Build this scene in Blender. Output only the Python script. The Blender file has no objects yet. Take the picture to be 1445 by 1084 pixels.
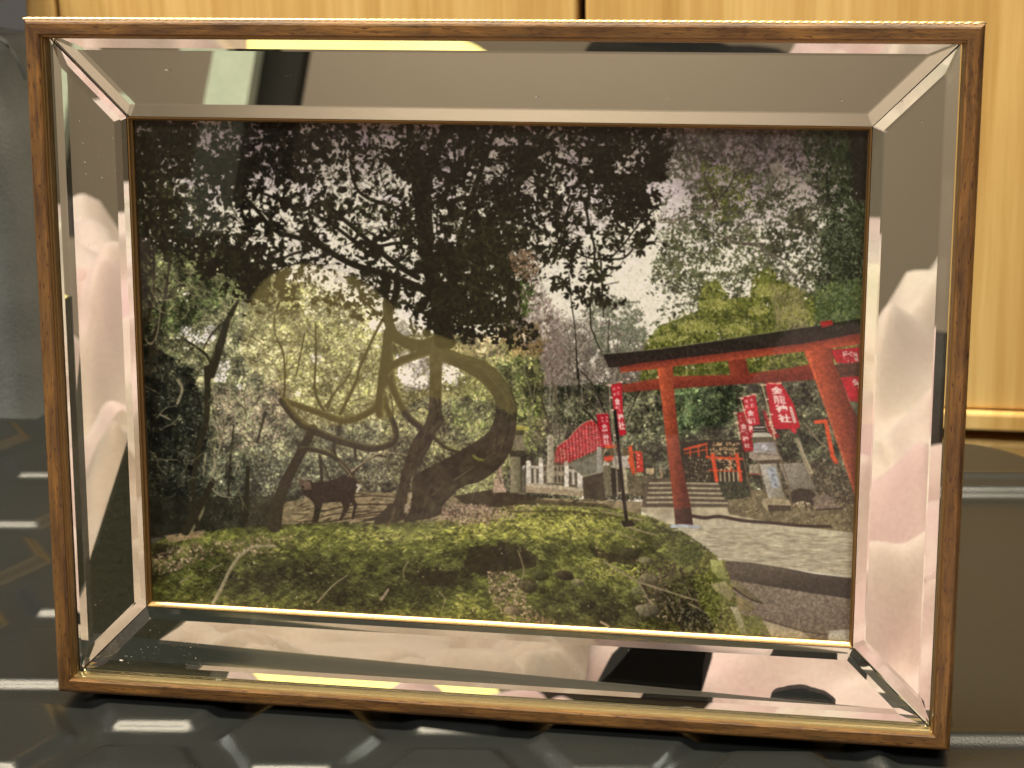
import bpy, bmesh, math, random
import numpy as np
from mathutils import Vector, Matrix, noise as mnoise

# ------------------------------------------------------------------ camera
SC = bpy.context.scene
PX_W, PX_H, PX_F = 1445.0, 1084.0, 2770.0          # photograph size and focal length in its pixels
LEAN = math.radians(6)
FR_W, FR_H, RAIL = 0.2200, 0.16696, 0.00367          # outer frame, visible rail face width
OP_W, OP_H = 0.17409, 0.12185                        # inner opening of the mirror border
MI_W, MI_H = 0.21053, 0.15833                        # outer size of the mirror border
LIFT = 0.0022
def rot3(rx, ry, rz):
    return Matrix.Rotation(rz, 3, 'Z') @ Matrix.Rotation(ry, 3, 'Y') @ Matrix.Rotation(rx, 3, 'X')
M3 = rot3(0.21403, -0.17167, -0.03703)
TV = Vector((-0.00640821, -0.00015617, -0.45880133))
F3 = Matrix(((1, 0, 0), (0, math.sin(LEAN), -math.cos(LEAN)), (0, math.cos(LEAN), math.sin(LEAN))))
ORG = Vector((0, 0, FR_H / 2 * math.cos(LEAN) + LIFT))
CAM3 = F3 @ M3.transposed()
CAMP = F3 @ (M3.transposed() @ (-TV)) + ORG
cam_d = bpy.data.cameras.new('camera')
cam = bpy.data.objects.new('camera', cam_d)
SC.collection.objects.link(cam)
cam.matrix_world = Matrix.Translation(CAMP) @ CAM3.to_4x4()
cam_d.sensor_width = 36.0
cam_d.lens = 36.0 * PX_F / PX_W
cam_d.clip_start = 0.01
cam_d.clip_end = 50
cam_d.dof.use_dof = True
cam_d.dof.focus_distance = 0.462
cam_d.dof.aperture_fstop = 38.0
SC.camera = cam

# ------------------------------------------------------------------ light
world = bpy.data.worlds.new('World')
SC.world = world
world.use_nodes = True
world.node_tree.nodes['Background'].inputs[0].default_value = (1.0, 0.90, 0.78, 1)
world.node_tree.nodes['Background'].inputs[1].default_value = 0.10
SC.view_settings.view_transform = 'Standard'
SC.view_settings.look = 'None'
SC.view_settings.exposure = 0.0
SC.view_settings.gamma = 1.0
SC.cycles.max_bounces = 10
SC.cycles.glossy_bounces = 6
SC.cycles.transmission_bounces = 8
SC.cycles.use_denoising = True
SC.cycles.sample_clamp_indirect = 6.0
def area(name, loc, target, size, energy, col, size_y=None):
    d = bpy.data.lights.new(name, 'AREA')
    d.energy = energy; d.color = col; d.size = size
    if size_y:
        d.shape = 'RECTANGLE'; d.size_y = size_y
    o = bpy.data.objects.new(name, d)
    SC.collection.objects.link(o)
    o.location = loc
    o.rotation_euler = (Vector(target) - Vector(loc)).to_track_quat('-Z', 'Y').to_euler()
    return o
area('ceiling_lamp', (-0.32, 0.00, 1.35), (-0.32, 0.03, 0), 1.40, 52.0, (1.0, 0.88, 0.66), 0.26)
area('added_bed_light', (-1.35, -0.75, 0.95), (-0.1, -0.75, 0), 0.22, 16.0, (1.0, 0.97, 0.93))  # unseen side light added to bring out the bedding folds
area('added_wall_light', (-0.50, -2.35, 1.25), (-0.50, -3.0, 0.25), 0.3, 13.0, (1.0, 0.90, 0.80))  # unseen wash light added to brighten the middle of the wall
area('front_lamp', (0.55, -0.75, 0.95), (0, 0, 0.08), 0.30, 6.9, (1.0, 0.975, 0.86))

# ------------------------------------------------------------------ helpers
def ray_dir(u, v):
    return (CAM3 @ Vector(((u - PX_W / 2) / PX_F, -(v - PX_H / 2) / PX_F, -1))).normalized()
def on_z(u, v, z=0.0):                                # where the sight line meets a level surface
    d = ray_dir(u, v); return CAMP + d * ((z - CAMP.z) / d.z)
def on_y(u, v, y):                                    # ... or an upright one
    d = ray_dir(u, v); return CAMP + d * ((y - CAMP.y) / d.y)
def project(p):                                       # world point -> photograph pixel
    q = CAM3.transposed() @ (Vector(p) - CAMP)
    return (PX_W / 2 + PX_F * q.x / -q.z, PX_H / 2 - PX_F * q.y / -q.z)

def props(o, label=None, cat=None, group=None, kind=None):
    if label: o['label'] = label
    if cat: o['category'] = cat
    if group: o['group'] = group
    if kind: o['kind'] = kind
    return o
def mesh_obj(name, verts, faces, mats, parent=None, smooth=False, fmat=None):
    me = bpy.data.meshes.new(name)
    me.from_pydata([tuple(v) for v in verts], [], faces)
    for m in (mats if isinstance(mats, (list, tuple)) else [mats]):
        me.materials.append(m)
    if fmat:
        me.polygons.foreach_set('material_index', fmat)
    if smooth:
        me.polygons.foreach_set('use_smooth', [True] * len(me.polygons))
    me.update()
    o = bpy.data.objects.new(name, me)
    SC.collection.objects.link(o)
    if parent: o.parent = parent
    return o
def bm_obj(name, bm, mats, parent=None, smooth=False):
    me = bpy.data.meshes.new(name)
    bmesh.ops.recalc_face_normals(bm, faces=bm.faces)
    bm.to_mesh(me); bm.free()
    for m in (mats if isinstance(mats, (list, tuple)) else [mats]):
        me.materials.append(m)
    if smooth:
        me.polygons.foreach_set('use_smooth', [True] * len(me.polygons))
    o = bpy.data.objects.new(name, me)
    SC.collection.objects.link(o)
    if parent: o.parent = parent
    return o
def empty(name, loc, rot=None):
    o = bpy.data.objects.new(name, None)
    SC.collection.objects.link(o)
    o.empty_display_size = 0.02
    o.location = loc
    if rot: o.rotation_euler = rot
    return o
def box_bm(x0, x1, y0, y1, z0, z1, bevel=0.0, seg=2):
    bm = bmesh.new()
    r = bmesh.ops.create_cube(bm, size=1)
    for v in bm.verts:
        v.co = Vector(((x0 + x1) / 2 + v.co.x * (x1 - x0), (y0 + y1) / 2 + v.co.y * (y1 - y0), (z0 + z1) / 2 + v.co.z * (z1 - z0)))
    if bevel:
        bmesh.ops.bevel(bm, geom=list(bm.edges), offset=bevel, segments=seg, profile=0.5, affect='EDGES')
    return bm

# ------------------------------------------------------------------ materials
def srgb(r, g, b):
    f = lambda c: c / 12.92 if c <= 0.04045 else ((c + 0.055) / 1.055) ** 2.4
    return (f(r / 255), f(g / 255), f(b / 255), 1)
class NT:
    def __init__(s, name):
        s.m = bpy.data.materials.new(name); s.m.use_nodes = True
        s.t = s.m.node_tree; s.p = s.t.nodes['Principled BSDF']; s.out = s.t.nodes['Material Output']
    def n(s, typ, **kw):
        x = s.t.nodes.new(typ)
        for k, v in kw.items(): setattr(x, k, v)
        return x
    def l(s, a, b): s.t.links.new(a, b)
    def coord(s, scale=(1, 1, 1), kind='Object', rot=(0, 0, 0), loc=(0, 0, 0)):
        tc = s.n('ShaderNodeTexCoord'); mp = s.n('ShaderNodeMapping')
        mp.inputs['Scale'].default_value = scale; mp.inputs['Rotation'].default_value = rot
        mp.inputs['Location'].default_value = loc
        s.l(tc.outputs[kind], mp.inputs['Vector']); return mp.outputs[0]
    def noise(s, vec, scale, detail=4, rough=0.55, dist=0.0):
        x = s.n('ShaderNodeTexNoise')
        x.inputs['Scale'].default_value = scale; x.inputs['Detail'].default_value = detail
        x.inputs['Roughness'].default_value = rough; x.inputs['Distortion'].default_value = dist
        s.l(vec, x.inputs['Vector']); return x.outputs['Fac']
    def ramp(s, fac, stops):
        r = s.n('ShaderNodeValToRGB'); cr = r.color_ramp
        while len(cr.elements) < len(stops): cr.elements.new(0.5)
        for e, (p, c) in zip(cr.elements, stops): e.position = p; e.color = c
        s.l(fac, r.inputs['Fac']); return r.outputs['Color']
    def mix(s, fac, a, b, mode='MIX'):
        x = s.n('ShaderNodeMix', data_type='RGBA', blend_type=mode)
        if isinstance(fac, float): x.inputs['Factor'].default_value = fac
        else: s.l(fac, x.inputs['Factor'])
        for inp, v in ((x.inputs[6], a), (x.inputs[7], b)):
            if isinstance(v, tuple): inp.default_value = v
            else: s.l(v, inp)
        return x.outputs[2]
    def bump(s, h, strength, dist, prev=None):
        b = s.n('ShaderNodeBump'); b.inputs['Strength'].default_value = strength
        b.inputs['Distance'].default_value = dist; s.l(h, b.inputs['Height'])
        if prev is not None: s.l(prev, b.inputs['Normal'])
        s.l(b.outputs[0], s.p.inputs['Normal']); return b.outputs[0]
    def set(s, **kw):
        for k, v in kw.items():
            s.p.inputs[k.replace('_', ' ')].default_value = v

def moulding_wood(name, along):                       # stained moulding, grain running along the rail
    t = NT(name)
    sc = (55, 900, 900) if along == 'X' else (900, 55, 900)
    v = t.coord(sc)
    g = t.noise(v, 1.0, 7, 0.62, 0.6)
    big = t.noise(t.coord((38, 160, 160) if along == 'X' else (160, 38, 160)), 1.0, 4, 0.6, 1.2)
    c1 = t.ramp(g, [(0.30, srgb(52, 28, 10)), (0.5, srgb(118, 80, 32)), (0.70, srgb(168, 122, 54))])
    c2 = t.ramp(big, [(0.32, srgb(78, 48, 22)), (0.68, srgb(184, 146, 80))])
    c = t.mix(0.75, c1, c2, 'MULTIPLY')
    c = t.mix(0.22, c, c2)
    pores = t.noise(t.coord((420, 2400, 2400) if along == 'X' else (2400, 420, 2400)), 1.0, 2, 0.5)
    pf = t.ramp(pores, [(0.60, (0, 0, 0, 1)), (0.68, (1, 1, 1, 1))])
    c = t.mix(pf, c, srgb(58, 28, 12))
    t.l(c, t.p.inputs['Base Color'])
    t.set(Roughness=0.42, Coat_Weight=0.25, Coat_Roughness=0.25)
    t.bump(pores, 0.25, -0.0003, t.bump(g, 0.25, 0.0002))
    return t.m
def door_oak(name):                                   # pale oak foil, tall grain
    t = NT(name)
    v = t.coord((26, 26, 1.3))
    g = t.noise(v, 1.6, 6, 0.6, 0.5)
    v2 = t.coord((160, 160, 5))
    g2 = t.noise(v2, 1.5, 5, 0.65)
    c = t.ramp(g, [(0.30, srgb(186, 146, 80)), (0.5, srgb(210, 174, 106)), (0.70, srgb(230, 198, 132))])
    c2 = t.ramp(g2, [(0.3, srgb(214, 190, 144)), (0.7, srgb(255, 255, 255))])
    t.l(t.mix(0.65, c, c2, 'MULTIPLY'), t.p.inputs['Base Color'])
    t.set(Roughness=0.5)
    t.bump(g2, 0.15, 0.0005)
    return t.m
def metal(name, col, rough):
    t = NT(name)
    n = t.noise(t.coord((300, 300, 300)), 1.0, 3)
    t.l(t.mix(n, col, tuple(c * 0.8 for c in col[:3]) + (1,)), t.p.inputs['Base Color'])
    t.set(Metallic=0.9, Roughness=rough)
    t.bump(n, 0.1, 0.0002)
    return t.m
def black_plastic(name, col=(0.021, 0.022, 0.020, 1), rough=0.42):
    t = NT(name)
    n = t.noise(t.coord((1, 1, 1)), 1500, 3, 0.6)
    big = t.noise(t.coord((1, 1, 1)), 14, 4, 0.55)
    t.l(t.mix(big, col, tuple(c * 1.7 for c in col[:3]) + (1,)), t.p.inputs['Base Color'])
    r = t.n('ShaderNodeMapRange'); t.l(big, r.inputs[0])
    r.inputs[3].default_value = rough - 0.07; r.inputs[4].default_value = rough + 0.12
    t.l(r.outputs[0], t.p.inputs['Roughness'])
    t.p.inputs['Specular IOR Level'].default_value = 0.42
    t.bump(n, 0.25, 0.0002)
    return t.m
def cloth(name, col, col2, rough=0.9, fine=900.0, big=9.0, sheen=0.2, bump=0.5):
    t = NT(name)
    b = t.noise(t.coord((1, 1, 1)), big, 5, 0.6)
    f = t.noise(t.coord((1, 1, 1)), fine, 3, 0.7)
    c = t.mix(t.ramp(b, [(0.3, (0, 0, 0, 1)), (0.7, (1, 1, 1, 1))]), col, col2)
    c = t.mix(0.35, c, t.ramp(f, [(0.3, (0.45, 0.45, 0.45, 1)), (0.7, (1, 1, 1, 1))]), 'MULTIPLY')
    t.l(c, t.p.inputs['Base Color'])
    t.set(Roughness=rough, Sheen_Weight=sheen)
    t.bump(f, bump, 0.0006)
    return t.m
def paint(name, col, rough=0.8):
    t = NT(name)
    b = t.noise(t.coord((1, 1, 1)), 3.0, 5, 0.6)
    t.l(t.mix(b, col, tuple(c * 0.86 for c in col[:3]) + (1,)), t.p.inputs['Base Color'])
    t.set(Roughness=rough)
    return t.m

wood_x = moulding_wood('stained_wood_level', 'X')
wood_y = moulding_wood('stained_wood_upright', 'Y')
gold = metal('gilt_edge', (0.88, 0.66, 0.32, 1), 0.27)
shaded_gold = metal('shaded_gilt', (0.26, 0.16, 0.06, 1), 0.42)  # darker copy of the gilt, shading put into its colour
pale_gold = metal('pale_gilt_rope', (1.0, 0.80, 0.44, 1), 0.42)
plastic = black_plastic('black_moulded_plastic', (0.010, 0.011, 0.0105, 1), 0.29)
oak = door_oak('oak_door_face')

tg = NT('mirror_glass')                                # clear glass, very slightly green
tg.t.nodes.remove(tg.p)
gl = tg.n('ShaderNodeBsdfGlass'); gl.inputs['Color'].default_value = (0.965, 1.0, 0.975, 1)
gl.inputs['Roughness'].default_value = 0.0; gl.inputs['IOR'].default_value = 1.5
tg.l(gl.outputs[0], tg.out.inputs['Surface'])
mirror_glass = tg.m
ts = NT('mirror_silvering')
ts.t.nodes.remove(ts.p)
gs = ts.n('ShaderNodeBsdfGlossy'); gs.inputs['Roughness'].default_value = 0.0
gs.inputs['Color'].default_value = (0.86, 0.855, 0.84, 1)
ts.l(gs.outputs[0], ts.out.inputs['Surface'])
silvering = ts.m
tp = NT('thin_pane')                                   # thin sheet: clear, with its two surface reflections
tp.t.nodes.remove(tp.p)
tr = tp.n('ShaderNodeBsdfTransparent'); gg = tp.n('ShaderNodeBsdfGlossy'); gg.inputs['Roughness'].default_value = 0.0
lw = tp.n('ShaderNodeLayerWeight'); lw.inputs['Blend'].default_value = 0.5
pw = tp.n('ShaderNodeMath', operation='POWER'); tp.l(lw.outputs['Facing'], pw.inputs[0]); pw.inputs[1].default_value = 5.0
ma = tp.n('ShaderNodeMath', operation='MULTIPLY_ADD'); tp.l(pw.outputs[0], ma.inputs[0]); ma.inputs[1].default_value = 0.92; ma.inputs[2].default_value = 0.042
mx = tp.n('ShaderNodeMixShader'); tp.l(ma.outputs[0], mx.inputs[0]); tp.l(tr.outputs[0], mx.inputs[1]); tp.l(gg.outputs[0], mx.inputs[2])
tp.l(mx.outputs[0], tp.out.inputs['Surface'])
thin_pane = tp.m

# ------------------------------------------------------------------ the picture frame
frame = empty('picture_frame', ORG)
frame.rotation_euler = F3.to_euler()
props(frame, 'brown wooden picture frame with mirrored border round a photograph of a red shrine gate', 'picture frame')
WF, HF = FR_W / 2, FR_H / 2
def mitre_loop(profile, side):
    """profile: list of (inset, z). One mitred rail of the rectangle; side in top/bottom/left/right."""
    vs = []
    for end in (-1, 1):
        for (ins, z) in profile:
            if side in ('top', 'bottom'):
                s = 1 if side == 'top' else -1
                vs.append((end * (WF - ins), s * (HF - ins), z))
            else:
                s = 1 if side == 'right' else -1
                vs.append((s * (WF - ins), end * (HF - ins), z))
    return vs
def rail(name, profile, side, mat, cap=True, nseg=1, wob=0.0, gap=0.0):
    vs = mitre_loop(profile, side)
    k = len(profile)
    fs = [(i, (i + 1) % k, k + (i + 1) % k, k + i) for i in range(k if cap else k - 1)]
    if cap: fs += [tuple(range(k))[::-1], tuple(range(k, 2 * k))]
    bm = bmesh.new()
    bv = [bm.verts.new(v) for v in vs]
    for f in fs: bm.faces.new([bv[i] for i in f])
    return bm_obj(name, bm, mat, frame)
RD = 0.019
wood_prof = [(0.0, -0.0010), (0.0006, -0.0002), (0.0010, 0.0), (RAIL - 0.0004, 0.0), (RAIL, -0.0003), (RAIL, -0.0016),
             (RAIL, -RD), (0.0012, -RD), (0.0, -RD + 0.001)]
for side in ('top', 'bottom', 'left', 'right'):
    rail('rail', wood_prof, side, wood_x if side in ('top', 'bottom') else wood_y)
# stepped gilt lining between rail and mirror
G0 = RAIL + 0.00003
gilt_prof = [(G0, -0.0012), (G0 + 0.0003, -0.0013), (G0 + 0.00045, -0.0019), (G0 + 0.0003, -0.0021), (G0 + 0.0006, -0.0023), (G0 + 0.0008, -0.0036), (G0, -0.0062)]
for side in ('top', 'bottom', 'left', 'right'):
    rail('gilt_lining', gilt_prof, side, gold if side == 'bottom' else shaded_gold)
# rope beads along the outer edges
def rope(side):
    L = FR_W if side == 'top' else FR_H
    n = int(L / 0.00192)
    vs, fs = [], []
    rr, seg, ring = 0.00062, 8, 5
    for i in range(n):
        c = -L / 2 + (i + 0.5) * L / n
        base = len(vs)
        for a in range(ring + 1):
            th = math.pi * a / ring
            for b in range(seg):
                ph = 2 * math.pi * b / seg
                ax = math.cos(th) * 0.00185; r = math.sin(th) * rr
                u = ax * 0.80; w = r * math.cos(ph) * 1.0 + ax * -0.40; h = r * math.sin(ph)
                # u along the edge, w across (z), h outward
                if side == 'top': vs.append((c + u, HF + 0.0001 + h * 0.75, -0.0017 + w))
                elif side == 'right': vs.append((WF + 0.00000 + h * 0.3, c + u, -0.0020 + w))
        for a in range(ring):
            for b in range(seg):
                fs.append((base + a * seg + b, base + a * seg + (b + 1) % seg, base + (a + 1) * seg + (b + 1) % seg, base + (a + 1) * seg + b))
    return mesh_obj('rope_trim', vs, fs, pale_gold if side == 'top' else shaded_gold, frame, True)
rope('top'); rope('right')
# backing board
bm_obj('backing_board', box_bm(-MI_W / 2, MI_W / 2, -MI_H / 2, MI_H / 2, -0.0170, -0.0100), paint('backing_fibreboard', (0.05, 0.035, 0.02, 1)), frame)
# mirrored border: four mitred strips of bevelled glass
def glass_strip(side, thick=0.0026, bev=0.0028, drop=0.00060, ztop=-0.0035):
    a, b = MI_W / 2, MI_H / 2; c, d = OP_W / 2, OP_H / 2
    g = 0.00012
    if side == 'top': poly = [(-a + g * 2, b), (-c + g, d), (c - g, d), (a - g * 2, b)]
    elif side == 'bottom': poly = [(-a + g * 2, -b), (a - g * 2, -b), (c - g, -d), (-c + g, -d)]
    elif side == 'left': poly = [(-a, b - g * 2), (-a, -b + g * 2), (-c, -d + g), (-c, d - g)]
    else: poly = [(a, b - g * 2), (c, d - g), (c, -d + g), (a, -b + g * 2)]
    P = [Vector(p) for p in poly]
    area2 = sum(P[i].x * P[(i + 1) % 4].y - P[(i + 1) % 4].x * P[i].y for i in range(4))
    if area2 < 0: P.reverse()
    lines = []
    for i in range(4):
        e = (P[(i + 1) % 4] - P[i]).normalized(); n = Vector((-e.y, e.x))
        lines.append((P[i] + n * bev, e))
    Q = []
    for i in range(4):
        (p, r), (q, s) = lines[i - 1], lines[i]
        t = (q - p).cross(s) / r.cross(s)
        Q.append(p + r * t)
    vs = [(p.x, p.y, ztop - thick) for p in P] + [(p.x, p.y, ztop - drop) for p in P] + [(q.x, q.y, ztop) for q in Q]
    fs = [(3, 2, 1, 0)] + [(i, (i + 1) % 4, 4 + (i + 1) % 4, 4 + i) for i in range(4)] + \
         [(4 + i, 4 + (i + 1) % 4, 8 + (i + 1) % 4, 8 + i) for i in range(4)] + [(8, 9, 10, 11)]
    return mesh_obj('mirror_strip', vs, fs, [mirror_glass, silvering], frame, False, [1] + [0] * 9)
for side in ('top', 'bottom', 'left', 'right'): glass_strip(side)
# dust flecks lying on the mirror strips
def dust():
    rng = random.Random(8); vs, fs = [], []
    def fleck(x, y, r, el=1.0, a=0.0):
        b = len(vs); n = 6
        for k in range(n):
            t = 2 * math.pi * k / n; rr = r * rng.uniform(0.7, 1.2); u, v = math.cos(t) * rr * el, math.sin(t) * rr
            vs.append((x + u * math.cos(a) - v * math.sin(a), y + u * math.sin(a) + v * math.cos(a), -0.00345))
        vs.append((x, y, -0.00345 + r * 0.7))
        for k in range(n): fs.append((b + k, b + (k + 1) % n, b + n))
    def at(x, y): return abs(x) < MI_W / 2 - 0.003 and abs(y) < MI_H / 2 - 0.003 and not (abs(x) < OP_W / 2 + 0.003 and abs(y) < OP_H / 2 + 0.003)
    n = 0
    while n < 110:
        if rng.random() < 0.4: x, y = rng.gauss(-0.095, 0.006), rng.gauss(0.048, 0.010)
        elif rng.random() < 0.5: x, y = rng.gauss(-0.085, 0.012), rng.gauss(-0.071, 0.004)
        else: x, y = rng.uniform(-0.105, 0.105), rng.uniform(-0.08, 0.08)
        if not at(x, y): continue
        fleck(x, y, 0.00004 * rng.uniform(1.0, 2.2), rng.choice((1, 1, 2.5)), rng.uniform(0, 3.1)); n += 1
    for x, y, r, e in ((-0.0765, 0.0718, 0.00022, 2.6), (0.0115, 0.0665, 0.00016, 2.6), (0.080, 0.0665, 0.00022, 1), (0.0935, 0.066, 0.00014, 2), (0.0975, 0.062, 0.00016, 1), (-0.094, -0.0752, 0.00035, 1.6)): fleck(x, y, r, e)
    o = mesh_obj('dust', vs, fs, cloth('pale_dust', (0.55, 0.52, 0.47, 1), (0.65, 0.62, 0.56, 1)), frame); o['kind'] = 'stuff'
dust()
# gilt lip round the opening of the mirror
WI, HI = OP_W / 2, OP_H / 2
def inner_rail(side):
    pr = [(0.00015, -0.0042), (0.00050, -0.0042), (0.00075, -0.0047), (0.00062, -0.0051), (0.00100, -0.0055), (0.00100, -0.0080), (0.00015, -0.0080)]
    vs = []
    for end in (-1, 1):
        for (ins, z) in pr:
            if side in ('top', 'bottom'):
                s = 1 if side == 'top' else -1; vs.append((end * (WI - ins), s * (HI - ins), z))
            else:
                s = 1 if side == 'right' else -1; vs.append((s * (WI - ins), end * (HI - ins), z))
    k = len(pr); bm = bmesh.new(); bv = [bm.verts.new(v) for v in vs]
    for i in range(k): bm.faces.new([bv[i], bv[(i + 1) % k], bv[k + (i + 1) % k], bv[k + i]])
    bm.faces.new(bv[:k][::-1]); bm.faces.new(bv[k:])
    return bm_obj('gilt_lip', bm, gold if side == 'bottom' else shaded_gold, frame)
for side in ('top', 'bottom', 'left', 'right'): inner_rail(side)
PRZ = -0.0068
px0, px1, py0, py1 = -WI + 0.0002, WI - 0.0002, -HI + 0.0002, HI - 0.0002
mesh_obj('glass_pane', [(px0, py0, PRZ + 0.0006), (px1, py0, PRZ + 0.0006), (px1, py1, PRZ + 0.0006), (px0, py1, PRZ + 0.0006)], [(0, 1, 2, 3)], thin_pane, frame)

# ------------------------------------------------------------------ the printed photograph (flat print)
# Everything below draws the flat printed picture into a pixel array (coordinates are photograph pixels).
CX0_, CY0_, CS_ = 172.0, 152.0, 1.6
CW_, CH_ = int(1076 * CS_), int(780 * CS_)
rs = np.random.RandomState(11)
def fbm(w, h, cell, octs=4, gain=0.55, seed=0, ax=1.0, ay=1.0):
    r = np.random.RandomState(seed); out = np.zeros((h, w), np.float32); amp, tot = 1.0, 0.0
    for o in range(octs):
        cxn, cyn = max(cell * ax / 2 ** o, 1.0), max(cell * ay / 2 ** o, 1.0)
        gw, gh = int(w / cxn) + 3, int(h / cyn) + 3
        g = r.rand(gh, gw).astype(np.float32)
        x = np.arange(w) / cxn; y = np.arange(h) / cyn
        xi, yi = x.astype(int), y.astype(int); fx, fy = (x - xi).astype(np.float32), (y - yi).astype(np.float32)
        fx, fy = fx * fx * (3 - 2 * fx), fy * fy * (3 - 2 * fy)
        a = g[yi][:, xi] * (1 - fx) + g[yi][:, xi + 1] * fx
        b = g[yi + 1][:, xi] * (1 - fx) + g[yi + 1][:, xi + 1] * fx
        out += amp * (a * (1 - fy[:, None]) + b * fy[:, None]); tot += amp; amp *= gain
    return out / tot
def sstep(a, b, x):
    t = np.clip((x - a) / (b - a), 0, 1); return t * t * (3 - 2 * t)
class Art:
    def __init__(s):
        s.im = np.zeros((CH_, CW_, 3), np.float32)
        s.X = CX0_ + (np.arange(CW_)[None, :] + 0.5) / CS_ + np.zeros((CH_, 1), np.float32)
        s.Y = CY0_ + (np.arange(CH_)[:, None] + 0.5) / CS_ + np.zeros((1, CW_), np.float32)
        s.n1 = fbm(CW_, CH_, 14, 4, 0.6, 5); s.n2 = fbm(CW_, CH_, 60, 4, 0.55, 6); s.nf = fbm(CW_, CH_, 4, 2, 0.6, 7)
    def mask(s, pts, soft=0.0):
        P = np.array(pts, np.float32); P = (P - [CX0_, CY0_]) * CS_
        x0, y0 = np.floor(P.min(0)).astype(int) - 2; x1, y1 = np.ceil(P.max(0)).astype(int) + 3
        x0, y0 = max(x0, 0), max(y0, 0); x1, y1 = min(x1, CW_), min(y1, CH_)
        if x1 <= x0 or y1 <= y0: return None
        m = np.zeros((y1 - y0, x1 - x0), np.float32)
        for sx in (0.2, 0.5, 0.8):
            for sy in (0.2, 0.5, 0.8):
                gx = (np.arange(x0, x1) + sx)[None, :]; gy = (np.arange(y0, y1) + sy)[:, None]
                ins = np.zeros(m.shape, bool)
                for i in range(len(P)):
                    ax, ay = P[i - 1]; bx, by = P[i]
                    if ay == by: continue
                    c = ((ay > gy) != (by > gy)) & (gx < (bx - ax) * (gy - ay) / (by - ay) + ax)
                    ins ^= c
                m += ins
        return (slice(y0, y1), slice(x0, x1)), m / 9.0
    def blend(s, sl, m, col, tex=0.0, nz=None):
        c = np.array(col, np.float32) / 255.0
        if c.ndim == 1: c = np.broadcast_to(c, m.shape + (3,))
        if tex:
            n = (s.nf if nz is None else nz)[sl] - 0.5
            c = c * (1 + tex * 2 * n[..., None])
        s.im[sl] = s.im[sl] * (1 - m[..., None]) + c * m[..., None]
    def poly(s, pts, col, a=1.0, tex=0.25, nz=None):
        r = s.mask(pts)
        if r: s.blend(r[0], r[1] * a, col, tex, nz)
    def grad(s, pts, ca, cb, pa, pb, tex=0.2):
        r = s.mask(pts)
        if not r: return
        sl, m = r; d = np.array(pb, float) - pa
        t = np.clip(((s.X[sl] - pa[0]) * d[0] + (s.Y[sl] - pa[1]) * d[1]) / (d @ d), 0, 1)[..., None]
        s.blend(sl, m, np.array(ca) * (1 - t) + np.array(cb) * t, tex)
    def spline(s, pts, k=6):
        P = [np.array(p, float) for p in pts]; out = []
        for i in range(len(P) - 1):
            p0, p1, p2, p3 = P[max(i - 1, 0)], P[i], P[i + 1], P[min(i + 2, len(P) - 1)]
            for j in range(k):
                t = j / k
                out.append(0.5 * (2 * p1 + (p2 - p0) * t + (2 * p0 - 5 * p1 + 4 * p2 - p3) * t * t + (3 * p1 - p0 - 3 * p2 + p3) * t ** 3))
        out.append(P[-1]); return out
    def line(s, pts, w0, w1, col, a=1.0, tex=0.2, smooth=True, hi=None):
        P = s.spline(pts) if (smooth and len(pts) > 2) else [np.array(p, float) for p in pts]
        A = np.array(P); n = len(A); W = np.linspace(w0, w1, n) / 2
        lo = A.min(0) - max(w0, w1) - 2; up = A.max(0) + max(w0, w1) + 2
        x0, y0 = max(int((lo[0] - CX0_) * CS_), 0), max(int((lo[1] - CY0_) * CS_), 0)
        x1, y1 = min(int((up[0] - CX0_) * CS_) + 1, CW_), min(int((up[1] - CY0_) * CS_) + 1, CH_)
        if x1 <= x0 or y1 <= y0: return
        M = np.zeros((y1 - y0, x1 - x0), np.float32); side = np.zeros_like(M)
        for i in range(n - 1):
            p, q = A[i], A[i + 1]; r = max(W[i], W[i + 1]) + 1.5
            a0, b0 = max(int((min(p[0], q[0]) - r - CX0_) * CS_), x0), max(int((min(p[1], q[1]) - r - CY0_) * CS_), y0)
            a1, b1 = min(int((max(p[0], q[0]) + r - CX0_) * CS_) + 1, x1), min(int((max(p[1], q[1]) + r - CY0_) * CS_) + 1, y1)
            if a1 <= a0 or b1 <= b0: continue
            sl = (slice(b0, b1), slice(a0, a1)); X, Y = s.X[sl], s.Y[sl]
            d = q - p; L = d @ d + 1e-9
            t = np.clip(((X - p[0]) * d[0] + (Y - p[1]) * d[1]) / L, 0, 1)
            D = np.hypot(X - p[0] - t * d[0], Y - p[1] - t * d[1])
            w = W[i] + (W[i + 1] - W[i]) * t
            m = np.clip((w - D) * CS_ + 0.5, 0, 1)
            ml = (slice(b0 - y0, b1 - y0), slice(a0 - x0, a1 - x0))
            if hi is not None:
                sd = ((X - p[0]) * d[1] - (Y - p[1]) * d[0]) / math.sqrt(L) / np.maximum(w, 0.3)
                side[ml] = np.where(m > M[ml], sd, side[ml])
            M[ml] = np.maximum(M[ml], m)
        sl = (slice(y0, y1), slice(x0, x1))
        if hi is not None:
            t = sstep(0.1, 1.0, side)[..., None]
            s.blend(sl, M * a, np.array(col) * (1 - t) + np.array(hi) * t, tex)
        else: s.blend(sl, M * a, col, tex)
    # leaves ---------------------------------------------------------
    def stamps(s, lens, asp, nrot=20):
        S = {}
        for L in lens:
            for k in range(nrot):
                R = int(L * CS_ / 2) + 2; g = np.arange(-R, R + 1) / CS_
                X, Y = np.meshgrid(g, g); a = math.pi * k / nrot
                u = X * math.cos(a) + Y * math.sin(a); v = -X * math.sin(a) + Y * math.cos(a)
                w = L * asp / 2 * np.clip(1 - (2 * u / L) ** 2, 0, 1)
                S[(L, k)] = (np.clip((w - np.abs(v)) * CS_ + 0.35, 0, 1) * (np.abs(u) < L / 2)).astype(np.float32)
        return S
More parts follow.
